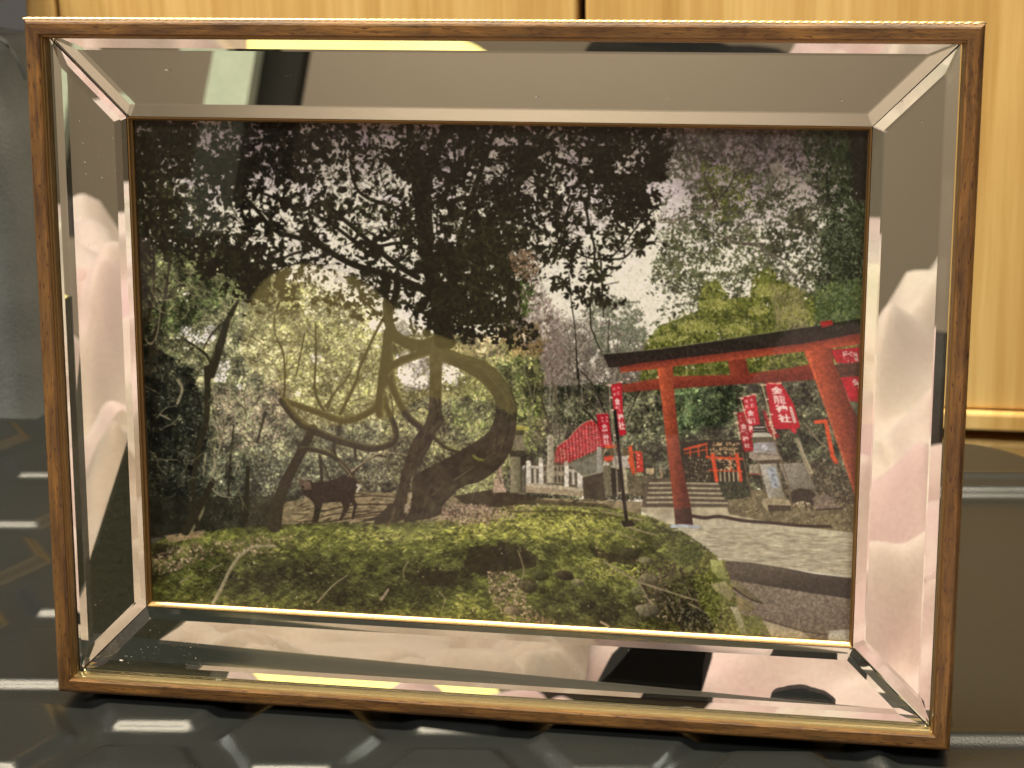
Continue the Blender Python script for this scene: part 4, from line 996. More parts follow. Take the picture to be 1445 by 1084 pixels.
    for p, w0, w1 in (([(242, 355), (236, 396), (229, 445), (215, 482), (212, 530)], 3, 7), ([(217, 350), (217, 405), (208, 452), (199, 470), (196, 540)], 3, 6), ([(335, 425), (320, 456), (311, 486), (297, 527)], 5, 15), ([(262, 480), (290, 500), (300, 520)], 3, 5), ([(292, 520), (293, 557), (290, 600), (281, 630), (272, 700), (280, 745)], 9, 7), ([(374, 582), (363, 625)], 3.5, 2.4), ([(322, 450), (300, 470), (288, 490)], 2, 3), ([(200, 470), (214, 490), (224, 500)], 2, 3), ([(387, 440), (388, 470), (400, 500), (402, 540), (400, 566)], 1.6, 3.4), ([(445, 455), (446, 500), (444, 548), (450, 568)], 1.8, 4), ([(430, 470), (424, 500), (418, 530)], 2, 2), ([(300, 680), (290, 700), (262, 750)], 8, 12), ([(330, 600), (326, 640), (322, 700)], 2, 3), ([(350, 660), (346, 740)], 6, 8)):
        A.line(p, w0, w1, bk)
    for p, w in (([(251, 537), (257, 550), (250, 570)], 4.2), ([(326, 531), (318, 591), (311, 625), (301, 670)], 2.4), ([(302, 555), (303, 572), (298, 580)], 2.4), ([(300, 590), (306, 605), (309, 620)], 2.2), ([(303, 632), (302, 655), (299, 672)], 2.6), ([(290, 640), (287, 672)], 2.4), ([(322, 647), (314, 660), (306, 670)], 1.8), ([(336, 655), (329, 672)], 1.8), ([(318, 604), (334, 586)], 2), ([(310, 558), (318, 570)], 1.6), ([(205, 478), (213, 486), (222, 470), (226, 440)], 1.8), ([(226, 585), (240, 592)], 2.4), ([(425, 460), (414, 480), (402, 498)], 1.4), ([(330, 430), (345, 410), (365, 400)], 1.2), ([(300, 690), (312, 700), (330, 702)], 2)):
        A.line(p, w, w * 0.7, (164, 154, 126), 0.9)
    for _ in range(260):
        x0, y0 = (r.uniform(400, 720), r.uniform(480, 690)) if r.rand() < 0.55 else (r.uniform(195, 430), r.uniform(360, 700)); a = r.uniform(0, 6.28); p = [(x0, y0)]
        for k in range(4): a += r.uniform(-.6, .6); p.append((p[-1][0] + math.cos(a) * 9, p[-1][1] + math.sin(a) * 9))
        A.line(p, 1.5, 0.7, [(168, 158, 124), (52, 48, 34), (132, 124, 92), (78, 72, 50)][r.randint(4)], 0.75)
    for _ in range(150):
        x0, y0 = r.uniform(195, 560), r.uniform(370, 720); a = r.uniform(0, math.pi); l = r.uniform(5, 14)
        A.line([(x0, y0), (x0 + l * .5 * math.cos(a), y0 + l * .5 * math.sin(a) + r.uniform(-2, 2)), (x0 + l * math.cos(a), y0 + l * math.sin(a))], 1.2, 0.7, [(176, 168, 138), (60, 56, 40), (140, 134, 106)][r.randint(3)], 0.6)
    # ---- the big bent tree
    tk = (58, 53, 40); th_ = (98, 92, 62)
    tree = [((480, 584), (502, 539), (507, 520), (526, 478), (541, 448)), 4, 3]
    A.line(tree[0], 5, 3.5, tk, hi=th_)
    for p, w0, w1 in (([(459, 574), (474, 552), (488, 536), (496, 520)], 3, 1.6), ([(480, 595), (478, 613)], 5, 5), ([(472, 621), (471, 634), (474, 644)], 5, 4), ([(449, 568), (458, 580)], 4, 4), ([(463, 575), (468, 560), (464, 540)], 3, 1.5), ([(451, 643), (453, 660), (454, 680)], 4, 5), ([(454, 650), (462, 668), (466, 682)], 1.8, 2.2), ([(501, 634), (502, 650)], 4, 4), ([(556, 600), (552, 560), (545, 540)], 2, 2)):
        A.line(p, w0, w1, tk)
    A.line([(398, 564), (420, 572), (449, 582), (481, 593), (505, 589), (530, 574), (537, 552)], 8, 11, tk, hi=th_)
    A.line([(399, 566), (423, 596), (449, 610), (470, 619), (496, 627), (524, 633), (548, 628), (558, 618), (556, 600), (545, 575), (538, 545)], 12, 8, tk, hi=th_)
    A.line([(442, 604), (424, 640), (404, 679), (392, 712), (388, 742)], 11, 19, tk, hi=(54, 48, 36))
    A.line([(425, 634), (440, 634), (468, 643), (488, 660), (504, 682)], 7, 7, tk, hi=th_)
    A.line([(498, 668), (515, 652), (532, 643), (545, 645)], 3.4, 2.4, (58, 50, 38)); A.line([(496, 665), (530, 642), (552, 639), (576, 643)], 1.8, 1.2, (160, 148, 116))
    A.line([(500, 680), (490, 664), (478, 652)], 1.6, 1.2, (150, 140, 108))
    A.line([(549, 500), (552, 537), (563, 567), (577, 589), (600, 608)], 12, 9, tk, hi=th_)
    A.line([(614, 619), (630, 632), (647, 638)], 6, 4.5, tk, hi=(96, 96, 50))
    A.line([(613, 494), (588, 502), (562, 512), (545, 528), (538, 550), (536, 584)], 11, 12, tk, hi=th_)
    A.line([(546, 428), (549, 455), (556, 472), (572, 483), (592, 488), (618, 482)], 13, 17, tk)
    A.line([(548, 470), (545, 500), (540, 540)], 14, 14, tk)
    Z = crop(530, 440, 3.613)
    A.poly(A.spline(Z((300, 130), (345, 175), (420, 208), (520, 240), (610, 290), (680, 380), (716, 460), (720, 560), (700, 680), (640, 785), (540, 862), (440, 895), (345, 985), (320, 1040), (150, 1070), (178, 1000), (190, 860), (215, 825), (380, 738), (480, 680), (565, 620), (600, 560), (612, 480), (585, 410), (520, 345), (430, 292), (345, 255), (300, 200))), tk, 1, 0.45, A.n1)
    A.poly(A.spline(Z((290, 140), (338, 150), (338, 330), (336, 500), (348, 560), (305, 625), (270, 705), (205, 800), (168, 890), (160, 980), (150, 1050), (100, 1075), (40, 1080), (-10, 1075), (30, 1040), (80, 990), (110, 920), (140, 800), (185, 665), (250, 570), (272, 480), (276, 300), (278, 200))), (60, 55, 41), 1, 0.45, A.n1)
    A.line(Z((330, 170), (335, 240), (334, 480)), 1.4, 1.4, (84, 78, 52), 0.7)
    for _ in range(260):
        f = r.rand(); q0 = [(306, 200), (305, 470), (300, 570), (235, 690), (190, 800), (150, 900), (110, 1020)]
        k = min(int(f * 6), 5); g_ = f * 6 - k; bx = q0[k][0] * (1 - g_) + q0[k + 1][0] * g_ + r.uniform(-26, 30); by = q0[k][1] * (1 - g_) + q0[k + 1][1] * g_
        dx, dy = q0[k + 1][0] - q0[k][0], q0[k + 1][1] - q0[k][1]; l = math.hypot(dx, dy); w = r.uniform(12, 34)
        A.line(Z((bx, by), (bx + dx / l * w, by + dy / l * w)), 1.1, 0.6, [(104, 94, 68), (36, 31, 24), (80, 74, 52)][r.randint(3)], 0.6, smooth=False)
    for _ in range(420):
        f = r.rand(); q0 = [(360, 215), (460, 260), (560, 310), (630, 380), (664, 470), (660, 570), (610, 680), (500, 770), (370, 850), (260, 940), (230, 1020)]
        k = min(int(f * 10), 9); g_ = f * 10 - k; wd = 30 + 40 * f; dx, dy = q0[k + 1][0] - q0[k][0], q0[k + 1][1] - q0[k][1]; l = math.hypot(dx, dy); o_ = r.uniform(-wd, wd)
        bx = q0[k][0] + dx * g_ - dy / l * o_; by = q0[k][1] + dy * g_ + dx / l * o_; w = r.uniform(12, 40)
        A.line(Z((bx, by), (bx + dx / l * w, by + dy / l * w)), 1.2, 0.6, ([(104, 96, 66), (80, 76, 50)] if o_ < 0 else [(36, 32, 24), (72, 64, 48)])[r.randint(2)], 0.55, smooth=False)
    A.line(Z((-60, 1065), (20, 1045), (80, 990)), 3, 8, tk); A.line(Z((60, 1090), (85, 1050), (95, 1000)), 4, 3, (96, 84, 62), 0.8)
    A.line(Z((400, 860), (500, 790)), 1.6, 1.2, (112, 100, 80), 0.8); A.line(Z((500, 735), (520, 750), (545, 755)), 4, 3, (128, 130, 60), 0.9); A.line(Z((600, 700), (610, 650)), 1.4, 1.2, (100, 96, 64), 0.7)
    A.line(Z((420, 220), (520, 250), (600, 300), (670, 380)), 2.4, 2, (74, 72, 44), 0.6)
    A.line(Z((570, 320), (640, 400), (680, 450)), 1.6, 1.2, (98, 94, 62), 0.7)
    A.line(Z((340, 395), (390, 435), (440, 440), (446, 390), (430, 320)), 1.8, 1.4, (136, 130, 92), 0.8)
    A.line(Z((60, 380), (110, 480), (150, 560), (200, 640)), 1.8, 1.4, (140, 134, 100), 0.8)
    A.poly(Z((165, 925), (185, 918), (186, 950), (170, 960)), (176, 160, 132)); A.poly(Z((150, 985), (172, 970), (178, 1000), (145, 1030)), (164, 150, 128))
    # ---- deer
    Q = crop(380, 620, 7.744)
    deer = Q((340, 470), (345, 560), (380, 615), (440, 650), (480, 690), (498, 760), (480, 840), (466, 905), (532, 912), (556, 800), (585, 700), (680, 688), (780, 690), (815, 740), (790, 820), (760, 878), (792, 884), (850, 790), (878, 740), (876, 700), (905, 700), (925, 740), (905, 810), (893, 872), (920, 878), (962, 720), (925, 640), (945, 560), (978, 480), (925, 425), (830, 398), (760, 415), (690, 445), (600, 466), (480, 470), (440, 445), (395, 440))
    A.poly(deer, (46, 40, 31), 1, 0.4)
    A.poly(Q((325, 450), (395, 440), (450, 470), (465, 545), (420, 560), (350, 545), (340, 500)), (118, 100, 84), 0.8, 0.5, A.n1); A.line(Q((360, 520), (372, 525)), 3.2, 3.2, (36, 28, 24), smooth=False)
    A.line(Q((290, 412), (360, 425), (490, 440)), 1.4, 1.4, (150, 138, 116), 0.9); A.line(Q((325, 450), (335, 420), (380, 405)), 1.6, 1.2, (110, 94, 76)); A.line(Q((965, 500), (985, 520), (960, 570)), 4, 3, (214, 204, 186), 0.95)
    # ---- dark canopy: limbs, then leaves
    kb = (30, 26, 20)
    limbs = [([(430, 322), (459, 350), (487, 368), (515, 379), (545, 387), (575, 399), (608, 415), (622, 438)], 7, 12), ([(330, 268), (350, 283), (367, 302), (386, 324), (414, 334), (440, 340), (462, 354)], 4, 8), ([(335, 268), (367, 272), (395, 283), (425, 297), (455, 285), (478, 304), (502, 324), (526, 346), (560, 374), (590, 392)], 3, 8),
             ([(494, 236), (503, 265), (520, 280), (552, 291), (571, 304), (588, 330), (604, 358)], 3.6, 7), ([(515, 324), (533, 334), (562, 334), (575, 326)], 2.2, 2.6), ([(512, 342), (535, 347), (561, 343), (585, 345)], 4, 5), ([(509, 340), (528, 351), (545, 362), (572, 380)], 5, 7), ([(440, 300), (470, 318), (505, 345), (520, 360)], 3, 7),
             ([(578, 175), (584, 235), (593, 291), (600, 347), (612, 400), (622, 440), (626, 478)], 10, 28), ([(636, 172), (622, 200), (608, 232), (600, 270), (604, 330)], 17, 16), ([(560, 335), (556, 315), (560, 300)], 1.6, 2), ([(572, 340), (568, 318), (574, 300), (588, 290)], 1.8, 2.4), ([(340, 292), (345, 310), (352, 330)], 4, 3), ([(346, 292), (365, 296), (380, 305)], 1.8, 2.4), ([(520, 380), (508, 400), (510, 420), (530, 440)], 2.4, 3), ([(533, 385), (530, 405), (520, 415)], 2, 2), ([(545, 388), (543, 410), (548, 432)], 5, 9), ([(560, 388), (560, 410), (552, 436)], 10, 10),
             ([(490, 395), (508, 402), (525, 390), (535, 386)], 2.4, 2.4), ([(360, 373), (390, 368), (415, 358), (440, 352)], 2, 4), ([(380, 378), (410, 374), (440, 366), (470, 358)], 1.6, 3), ([(806, 283), (796, 313), (790, 340)], 3, 2.4), ([(826, 285), (829, 305), (833, 325), (839, 350), (838, 375)], 4, 2.6), ([(793, 338), (812, 355), (831, 364), (858, 366), (880, 364), (893, 352)], 2, 2.6), ([(848, 370), (850, 415), (852, 448)], 2.6, 1.4), ([(838, 390), (833, 428), (834, 462)], 2, 2), ([(834, 462), (842, 482), (849, 497)], 1.8, 1.4), ([(803, 387), (806, 424), (812, 471), (815, 535)], 1.2, 1.8), ([(860, 450), (858, 480), (860, 497)], 1, 1), ([(700, 175), (690, 210), (672, 260), (655, 320), (640, 380), (632, 430)], 5, 12), ([(740, 230), (700, 300), (668, 350), (640, 400)], 4, 8), ([(765, 172), (750, 215), (725, 270)], 6, 4), ([(800, 290), (770, 260), (740, 240)], 3, 5), ([(900, 290), (860, 262), (820, 240), (780, 225)], 3, 6), ([(925, 295), (905, 312), (880, 345), (860, 366)], 2, 2.4)]
    for p, w0, w1 in limbs: A.line(p, w0, w1, kb, hi=(44, 40, 28))
    rr_ = np.random.RandomState(21)
    for _ in range(170):
        x0, y0 = rr_.uniform(250, 920), rr_.uniform(175, 400); a = rr_.uniform(0, 6.28); p = [(x0, y0)]
        for k in range(3): a += rr_.uniform(-.5, .5); p.append((p[-1][0] + math.cos(a) * 11, p[-1][1] + math.sin(a) * 11))
        A.line(p, 1.5, 0.8, (40, 34, 30), 0.85)
    wx = (fbm(CW_, CH_, 30, 3, 0.6, 81) - 0.5) * 46; wy = (fbm(CW_, CH_, 30, 3, 0.6, 82) - 0.5) * 46
    AX, AY = A.X, A.Y; A.X, A.Y = AX, AY
    g = np.array([[int(c) for c in row] for row in CANOPY], np.float32) / 9
    gx = np.clip((A.X + wx - 190) / 20, 0, g.shape[1] - 1.001); gy = np.clip((A.Y + wy - 180) / 20, 0, g.shape[0] - 1.001)
    xi, yi = gx.astype(int), gy.astype(int); fx, fy = gx - xi, gy - yi
    D_ = (g[yi, xi] * (1 - fx) + g[yi, xi + 1] * fx) * (1 - fy) + (g[yi + 1, xi] * (1 - fx) + g[yi + 1, xi + 1] * fx) * fy
    D_ = D_ * (1 - 0.09 * (A.X > 440) * (A.X < 780) * (A.Y < 300) - 0.05 * (A.X > 630) * (A.Y > 300))
    D_ = np.minimum(D_, 0.945) + 0.06 * (A.X < 250) * (A.Y < 250)
    inside = (A.X > 184) & (A.X + wx < 944) & (A.Y < 486)
    nz = fbm(CW_, CH_, 9, 3, 0.55, 41) * 0.62 + fbm(CW_, CH_, 26, 2, 0.5, 42) * 0.38
    q = np.quantile(nz[::7, ::7], np.linspace(0, 1, 101)); u_ = np.interp(nz, q, np.linspace(0, 1, 101))
    cm = sstep(-0.06, 0.05, D_ * 1.0 - 0.17 - u_) * inside * (D_ > 0.16)
    A.blend((slice(None), slice(None)), cm.astype(np.float32), np.array([31, 28, 21]) + 26 * np.clip(A.n1[..., None] - 0.5, 0, 1) * np.array([1, 1, .7]) * (A.Y[..., None] > 240), 0.4, A.nf)
    x, y = A.grid_pts(190, 180, 20, CANOPY, 8.0, 0.40, rr_, 0.30)
    o = rr_.permutation(len(x)); x, y = x[o], y[o]
    green = (y > 320) | (x < 300)
    A.leaves(x[~green], y[~green], [5, 7, 9, 12], 0.42, [(28, 25, 19), (33, 30, 22), (24, 21, 17)], rng=rr_)
    A.leaves(x[green], y[green], [5, 7, 9, 12], 0.42, [(32, 31, 20), (27, 26, 18), (40, 40, 24)], rng=rr_)
    A.foliage([(190, 175), (930, 175), (900, 300), (760, 340), (740, 460), (620, 460), (560, 330), (350, 340), (190, 340)], 2600, [5, 7, 9], 0.38, [(50, 46, 34), (60, 56, 40), (44, 42, 28)], rng=rr_, a=0.55)
    # whorls of pointed leaves hanging against the sky
    for (cx_, cy_) in ((806, 372), (780, 402), (842, 418), (868, 346), (905, 352), (838, 380), (815, 345), (793, 358), (860, 330), (912, 322), (900, 340), (795, 402), (820, 422), (852, 428), (848, 390), (470, 325), (500, 395), (462, 290), (575, 430), (590, 440), (560, 425), (815, 308), (845, 300), (870, 312), (880, 330), (832, 322)):
        k = rr_.randint(8, 13); a = rr_.rand(k) * 6.28; d = rr_.uniform(3, 8, k)
        A.leaves(cx_ + np.cos(a) * d, cy_ + np.sin(a) * d, [9, 11, 13], 0.34, [(38, 36, 24), (30, 28, 20), (48, 48, 30)], ang=np.mod(a, math.pi), spread=0.3, rng=rr_)
    # some lit green leaves in the canopy
    A.foliage([(640, 290), (740, 300), (745, 470), (650, 440)], 500, [5, 7, 9], 0.4, [(52, 50, 30), (44, 42, 27), (60, 58, 38)], rng=rr_, a=0.7)
    A.foliage([(190, 240), (260, 240), (300, 330), (250, 350), (190, 340)], 190, [5, 7], 0.4, [(84, 92, 52), (64, 70, 42), (104, 104, 74)], rng=rr_, a=0.8, clump=0.5)
    A.foliage([(470, 290), (590, 270), (590, 320), (500, 330)], 70, [5, 7], 0.4, [(62, 70, 34)], rng=rr_, a=0.8, clump=0.5)
    A.foliage([(735, 395), (755, 400), (750, 440), (735, 450)], 60, [5, 7], 0.4, [(84, 104, 48), (66, 82, 40)], rng=rr_, a=0.9)
    A.foliage([(718, 355), (750, 350), (765, 380), (745, 395), (722, 385)], 200, [4, 6], 0.4, [(120, 96, 76), (96, 76, 60), (150, 126, 100)], rng=rr_, a=0.9)
    # fine grain of the print
    A.im *= 1 + (A.nf[..., None] - 0.5) * 0.10
    return A.im

def paint_print(U, V):
    im = paint_canvas()
    # slight softness of the little print
    b = im.copy()
    for ax in (0, 1, 0, 1):
        b = 0.25 * np.roll(b, 1, ax) + 0.5 * b + 0.25 * np.roll(b, -1, ax)
    im = b
    x = np.clip((U - CX0_) * CS_ - 0.5, 0, CW_ - 2.001); y = np.clip((V - CY0_) * CS_ - 0.5, 0, CH_ - 2.001)
    xi, yi = x.astype(int), y.astype(int); fx, fy = (x - xi)[..., None], (y - yi)[..., None]
    out = (im[yi, xi] * (1 - fx) + im[yi, xi + 1] * fx) * (1 - fy) + (im[yi + 1, xi] * (1 - fx) + im[yi + 1, xi + 1] * fx) * fy
    # ink response: these are the tones seen under the lamp, turned into the ink's own
    lin = np.where(out <= 0.04045, out / 12.92, ((np.maximum(out, 0) + 0.055) / 1.055) ** 2.4)
    lin = np.clip((lin - PRINT_VEIL) * PRINT_GAIN, 0.002, 0.9)
    return np.where(lin <= 0.0031308, lin * 12.92, 1.055 * lin ** (1 / 2.4) - 0.055)
PRINT_VEIL = np.array([0.005, 0.004, 0.003]); PRINT_GAIN = np.array([0.98, 1.04, 1.08])

def print_material():
    t = NT('photo_print')
    W_, H_ = 1600, 1120
    # print point -> photograph pixel, so that the print is drawn in its own plane, unforeshortened
    xs = px0 + (np.arange(W_) + 0.5) / W_ * (px1 - px0); ys = py0 + (np.arange(H_) + 0.5) / H_ * (py1 - py0)
    X, Y = np.meshgrid(xs, ys)
    R = np.array(M3); P = np.stack([X, Y, np.full_like(X, PRZ)], -1) @ R.T + np.array(TV)
    U = PX_W / 2 + PX_F * P[..., 0] / -P[..., 2]; V = PX_H / 2 - PX_F * P[..., 1] / -P[..., 2]
    art = paint_print(U, V)
    im = bpy.data.images.new('shrine_print', W_, H_, alpha=False, float_buffer=False)
    buf = np.ones((H_, W_, 4), np.float32); buf[..., :3] = np.clip(art, 0, 1)
    im.pixels.foreach_set(buf.ravel()); im.update(); im.pack()
    ti = t.n('ShaderNodeTexImage', image=im, interpolation='Cubic', extension='EXTEND')
    uv = t.n('ShaderNodeUVMap', uv_map='UVMap'); t.l(uv.outputs[0], ti.inputs[0])
    t.l(ti.outputs[0], t.p.inputs['Base Color'])
    t.set(Roughness=0.5); t.p.inputs['Specular IOR Level'].default_value = 0.1
    return t.m
pr = mesh_obj('photo_print', [(px0, py0, PRZ), (px1, py0, PRZ), (px1, py1, PRZ), (px0, py1, PRZ)], [(0, 1, 2, 3)], print_material(), frame)
uvl = pr.data.uv_layers.new(name='UVMap')
for i, c in enumerate(((0, 0), (1, 0), (1, 1), (0, 1))): uvl.data[i].uv = c
props(pr, 'colour photograph of a mossy wood with a bent tree, a deer and a red shrine gate')

# ------------------------------------------------------------------ the black case under it
CASE_A = math.radians(7.0)
case = empty('plastic_case', (0, 0, 0), (0, 0, CASE_A))
props(case, 'black plastic case lid embossed with hexagons, lying under the picture frame', 'case')
ca, sa = math.cos(-CASE_A), math.sin(-CASE_A)
def to_case(p): return Vector((p.x * ca - p.y * sa, p.x * sa + p.y * ca))
far_l = to_case(on_z(0, 582)); edge_r = to_case(on_z(1445, 690))
CY1 = far_l.y + 0.016; CX1 = edge_r.x + 0.016; CX0 = -0.42; CY0 = -0.060
def case_body():
    # heightfield lid: rounded rim, low hexagonal plateaus on the left, sunk smooth panel on the right
    hexc = to_case(on_z(424, 1036)); SP = 0.0252; SH = 0.0206
    res = 0.00115
    nx = int((CX1 - CX0) / res); ny = int((CY1 - CY0) / res)
    xs = np.linspace(CX0, CX1, nx); ys = np.linspace(CY0, CY1, ny)
    X, Y = np.meshgrid(xs, ys)
    # nearest hexagon centre
    col = (X - hexc.x) / (1.5 * SP)
    best = np.full(X.shape, 9.0)
    for dc in (0, 1):
        ci = np.floor(col) + dc
        off = np.where(np.mod(ci, 2) == 0, 0.0, 0.5) * math.sqrt(3) * SP
        ri = np.round((Y - hexc.y - off) / (math.sqrt(3) * SP))
        dx = X - hexc.x - ci * 1.5 * SP; dy = Y - hexc.y - off - ri * math.sqrt(3) * SP
        ax, ay = np.abs(dx), np.abs(dy)
        d = np.maximum(ay, ax * math.sqrt(3) / 2 + ay * 0.5) - SH * math.sqrt(3) / 2
        best = np.minimum(best, d)
    ss = lambda t: np.clip(t, 0, 1) ** 2 * (3 - 2 * np.clip(t, 0, 1))
    Z = 0.0021 * np.clip((0.0004 - best) / 0.0031, 0, 1)
    px_ = to_case(on_z(1200, 800)).x
    keep = ss((px_ - X) / 0.006)
    Z = Z * keep * ss((Y - CY0 - 0.010 - 0.012) / 0.012)
    # smooth sunk panel at the right
    pn = to_case(on_z(1445, 1018)); pf = to_case(on_z(1445, 676))
    dpy = np.minimum(Y - pn.y, pf.y - Y); dpx = X - (px_ + 0.012)
    inside = ss(np.minimum(dpy, dpx) / 0.005)
    Z = Z - 0.0035 * inside
    rid = np.exp(-((Y - (pf.y + 0.007)) / 0.0028) ** 2) * 0.0018 + np.exp(-((Y - (pn.y - 0.006)) / 0.0034) ** 2) * 0.0024
    Z = Z + rid * (1 - keep)
    # rounded rim all round
    rad = 0.034
    qx = np.maximum(X - (CX1 - rad), 0); CYF = 0.2330 - (X + 0.191) * 0.075
    qy = np.maximum(Y - (CYF - rad), 0)
    rr = np.where((qx > 0) & (qy > 0), rad - np.hypot(qx, qy), np.minimum(CX1 - X, CYF - Y))
    rr = np.minimum(rr, Y - CY0)
    e = np.clip((0.005 - rr) / 0.005, 0, 1.0)
    Z = Z - 0.005 * (1 - np.sqrt(np.clip(1 - e ** 2, 0, 1))) - np.where(rr < 0, 0.06, 0)
    base = -0.0019
    vs = np.stack([X, Y, Z + base], -1).reshape(-1, 3)
    idx = np.arange(nx * ny).reshape(ny, nx)
    quads = np.stack([idx[:-1, :-1], idx[:-1, 1:], idx[1:, 1:], idx[1:, :-1]], -1).reshape(-1, 4)
    me = bpy.data.meshes.new('lid')
    me.vertices.add(len(vs)); me.vertices.foreach_set('co', vs.ravel())
    me.loops.add(quads.size); me.loops.foreach_set('vertex_index', quads.ravel())
    me.polygons.add(len(quads)); me.polygons.foreach_set('loop_start', np.arange(0, quads.size, 4)); me.polygons.foreach_set('loop_total', np.full(len(quads), 4))
    me.update(); me.validate()
    me.polygons.foreach_set('use_smooth', [True] * len(quads))
    me.materials.append(plastic)
    o = bpy.data.objects.new('lid', me); SC.collection.objects.link(o); o.parent = case
case_body()
bm_obj('tray', box_bm(CX0 + 0.004, CX1 - 0.010, CY0 + 0.004, CY1 - 0.060, -0.10, -0.0120, 0.006, 3), plastic, case, True)

# ------------------------------------------------------------------ oak cupboard behind
cup = empty('oak_cupboard', (0, 0.30, 0))
props(cup, 'light oak cupboard with flat doors standing behind the picture frame', 'cupboard')
YC = 0.30
def cx(u, v=30): return on_y(u, v, YC).x
def cz(u, v): return on_y(u, v, YC).z
z_door = cz(1400, 578); z_rail0 = cz(1400, 606); z_low = cz(1400, 626)
ZT = 0.42
def board(name, x0, x1, z0, z1, y0=0.0, y1=0.018, mat=oak, bev=0.0012):
    return bm_obj(name, box_bm(x0, x1, y0, y1, z0, z1, bev), mat, cup)
dark_gap = paint('cupboard_shadow_gap', (0.012, 0.010, 0.008, 1))
board('side_panel', cx(36), cx(77), -0.30, ZT, 0.001, 0.018)
board('door', cx(84), cx(813), z_door, ZT)
board('door', cx(826), cx(1445) + 0.12, z_door, ZT)
board('door_rail', cx(84), cx(1445) + 0.12, z_rail0, z_door - 0.0006, -0.003, 0.018)
board('drawer_front', cx(84), cx(1445) + 0.12, -0.32, z_low, 0.0, 0.018)
board('carcass', cx(36), cx(1445) + 0.12, -0.32, ZT, 0.020, 0.036, dark_gap)

# ------------------------------------------------------------------ grey fabric bag at the left
felt = cloth('grey_felt', srgb(108, 112, 110), srgb(88, 92, 91), 0.95, 700.0, 16.0)
bag = empty('felt_bag', on_z(-60, 560, 0.0) * 1.0)
props(bag, 'grey felt bag standing behind the case at the left edge', 'bag')
def bag_body():
    bm = bmesh.new()
    y = CY1 + 0.03
    p = on_y(32, 300, y); zt = on_y(20, 22, y).z
    x1 = p.x; nx, nz = 24, 40
    grid = []
    for j in range(nz + 1):
        z = -0.09 + (zt + 0.09) * j / nz
        row = []
        for i in range(nx + 1):
            a = i / nx
            x = x1 - 0.16 * (1 - a) + 0.0
            top = 0.010 * max(0, (a - 0.5) * 2) ** 2 * (j / nz)
            bulge = 0.012 * math.sin(math.pi * a) + 0.003 * mnoise.noise(Vector((x * 30, z * 25, 0)))
            row.append(bm.verts.new((x + 0.0015 * mnoise.noise(Vector((z * 40, 3, a))), y - bulge + (0.02 if a > 0.985 else 0), z - top)))
        grid.append(row)
    for j in range(nz):
        for i in range(nx): bm.faces.new((grid[j][i], grid[j][i + 1], grid[j + 1][i + 1], grid[j + 1][i]))
    r = bmesh.ops.extrude_face_region(bm, geom=list(bm.faces))
    bmesh.ops.translate(bm, vec=(0, 0.022, 0), verts=[g for g in r['geom'] if isinstance(g, bmesh.types.BMVert)])
    o = bm_obj('body', bm, felt, None, True)
    o.parent = bag; o.matrix_parent_inverse = Matrix.Translation(-Vector(bag.location))
    return y
bag_y = bag_body()
def tube(name, pts, r, mat, parent, seg=8):
    vs, fs = [], []
    P = [Vector(p) for p in pts]
    for i, p in enumerate(P):
        d = (P[min(i + 1, len(P) - 1)] - P[max(i - 1, 0)]).normalized()
        a = d.orthogonal().normalized(); b = d.cross(a)
        for k in range(seg):
            t = 2 * math.pi * k / seg; vs.append(p + (a * math.cos(t) + b * math.sin(t)) * r)
    for i in range(len(P) - 1):
        for k in range(seg): fs.append((i * seg + k, i * seg + (k + 1) % seg, (i + 1) * seg + (k + 1) % seg, (i + 1) * seg + k))
    o = mesh_obj(name, vs, fs, mat, None, True); o.parent = parent
    o.matrix_parent_inverse = Matrix.Translation(-Vector(parent.location)); return o
seam = [on_y(u, v, bag_y - 0.0135) for u, v in ((-30, 48), (-6, 52), (8, 60), (20, 74), (30, 92), (37, 112))]
tube('seam', seam, 0.0010, paint('bag_seam_dark', (0.03, 0.032, 0.03, 1)), bag)
# beige cushion lying on the bag
bc = on_y(0, 4, bag_y + 0.01)
bm = bmesh.new(); bmesh.ops.create_uvsphere(bm, u_segments=32, v_segments=16, radius=1)
for v in bm.verts:
    s = 1 + 0.05 * mnoise.noise(v.co * 2.5)
    v.co = Vector((v.co.x * 0.045 * s, v.co.y * 0.03, v.co.z * 0.019 * s))
cu = bm_obj('cushion', bm, cloth('beige_canvas', srgb(176, 150, 112), srgb(150, 126, 90)), None, True)
cu.location = (on_y(38, 8, bag_y).x - 0.045, bag_y + 0.012, on_y(20, 18, bag_y).z + 0.017)
props(cu, 'beige cushion resting on top of the grey bag, cut by the upper left corner', 'cushion')

# ------------------------------------------------------------------ the room the mirror looks into
def refl(u, v):
    """sight line after the mirror: start point and direction"""
    n = F3 @ Vector((0, 0, 1)); p0 = ORG + n * -0.0045
    d = ray_dir(u, v); s = (p0 - CAMP).dot(n) / d.dot(n); P = CAMP + d * s
    return P, d - n * (2 * d.dot(n))
def rpt(u, v, dist):                                   # point seen in the mirror at (u, v), dist metres before the frame
    P, r = refl(u, v); return P + r * (dist / -r.y)
wallm = paint('taupe_wall_paint', srgb(180, 161, 141))
rw = bm_obj('wall', box_bm(-3.2, 2.6, -3.06, -3.0, -0.7, 2.2), wallm); props(rw, kind='structure')
fl = bm_obj('floor', box_bm(-3.2, 2.6, -3.0, 0.60, -0.72, -0.70), paint('floor_brown', (0.16, 0.11, 0.07, 1))); props(fl, kind='structure')
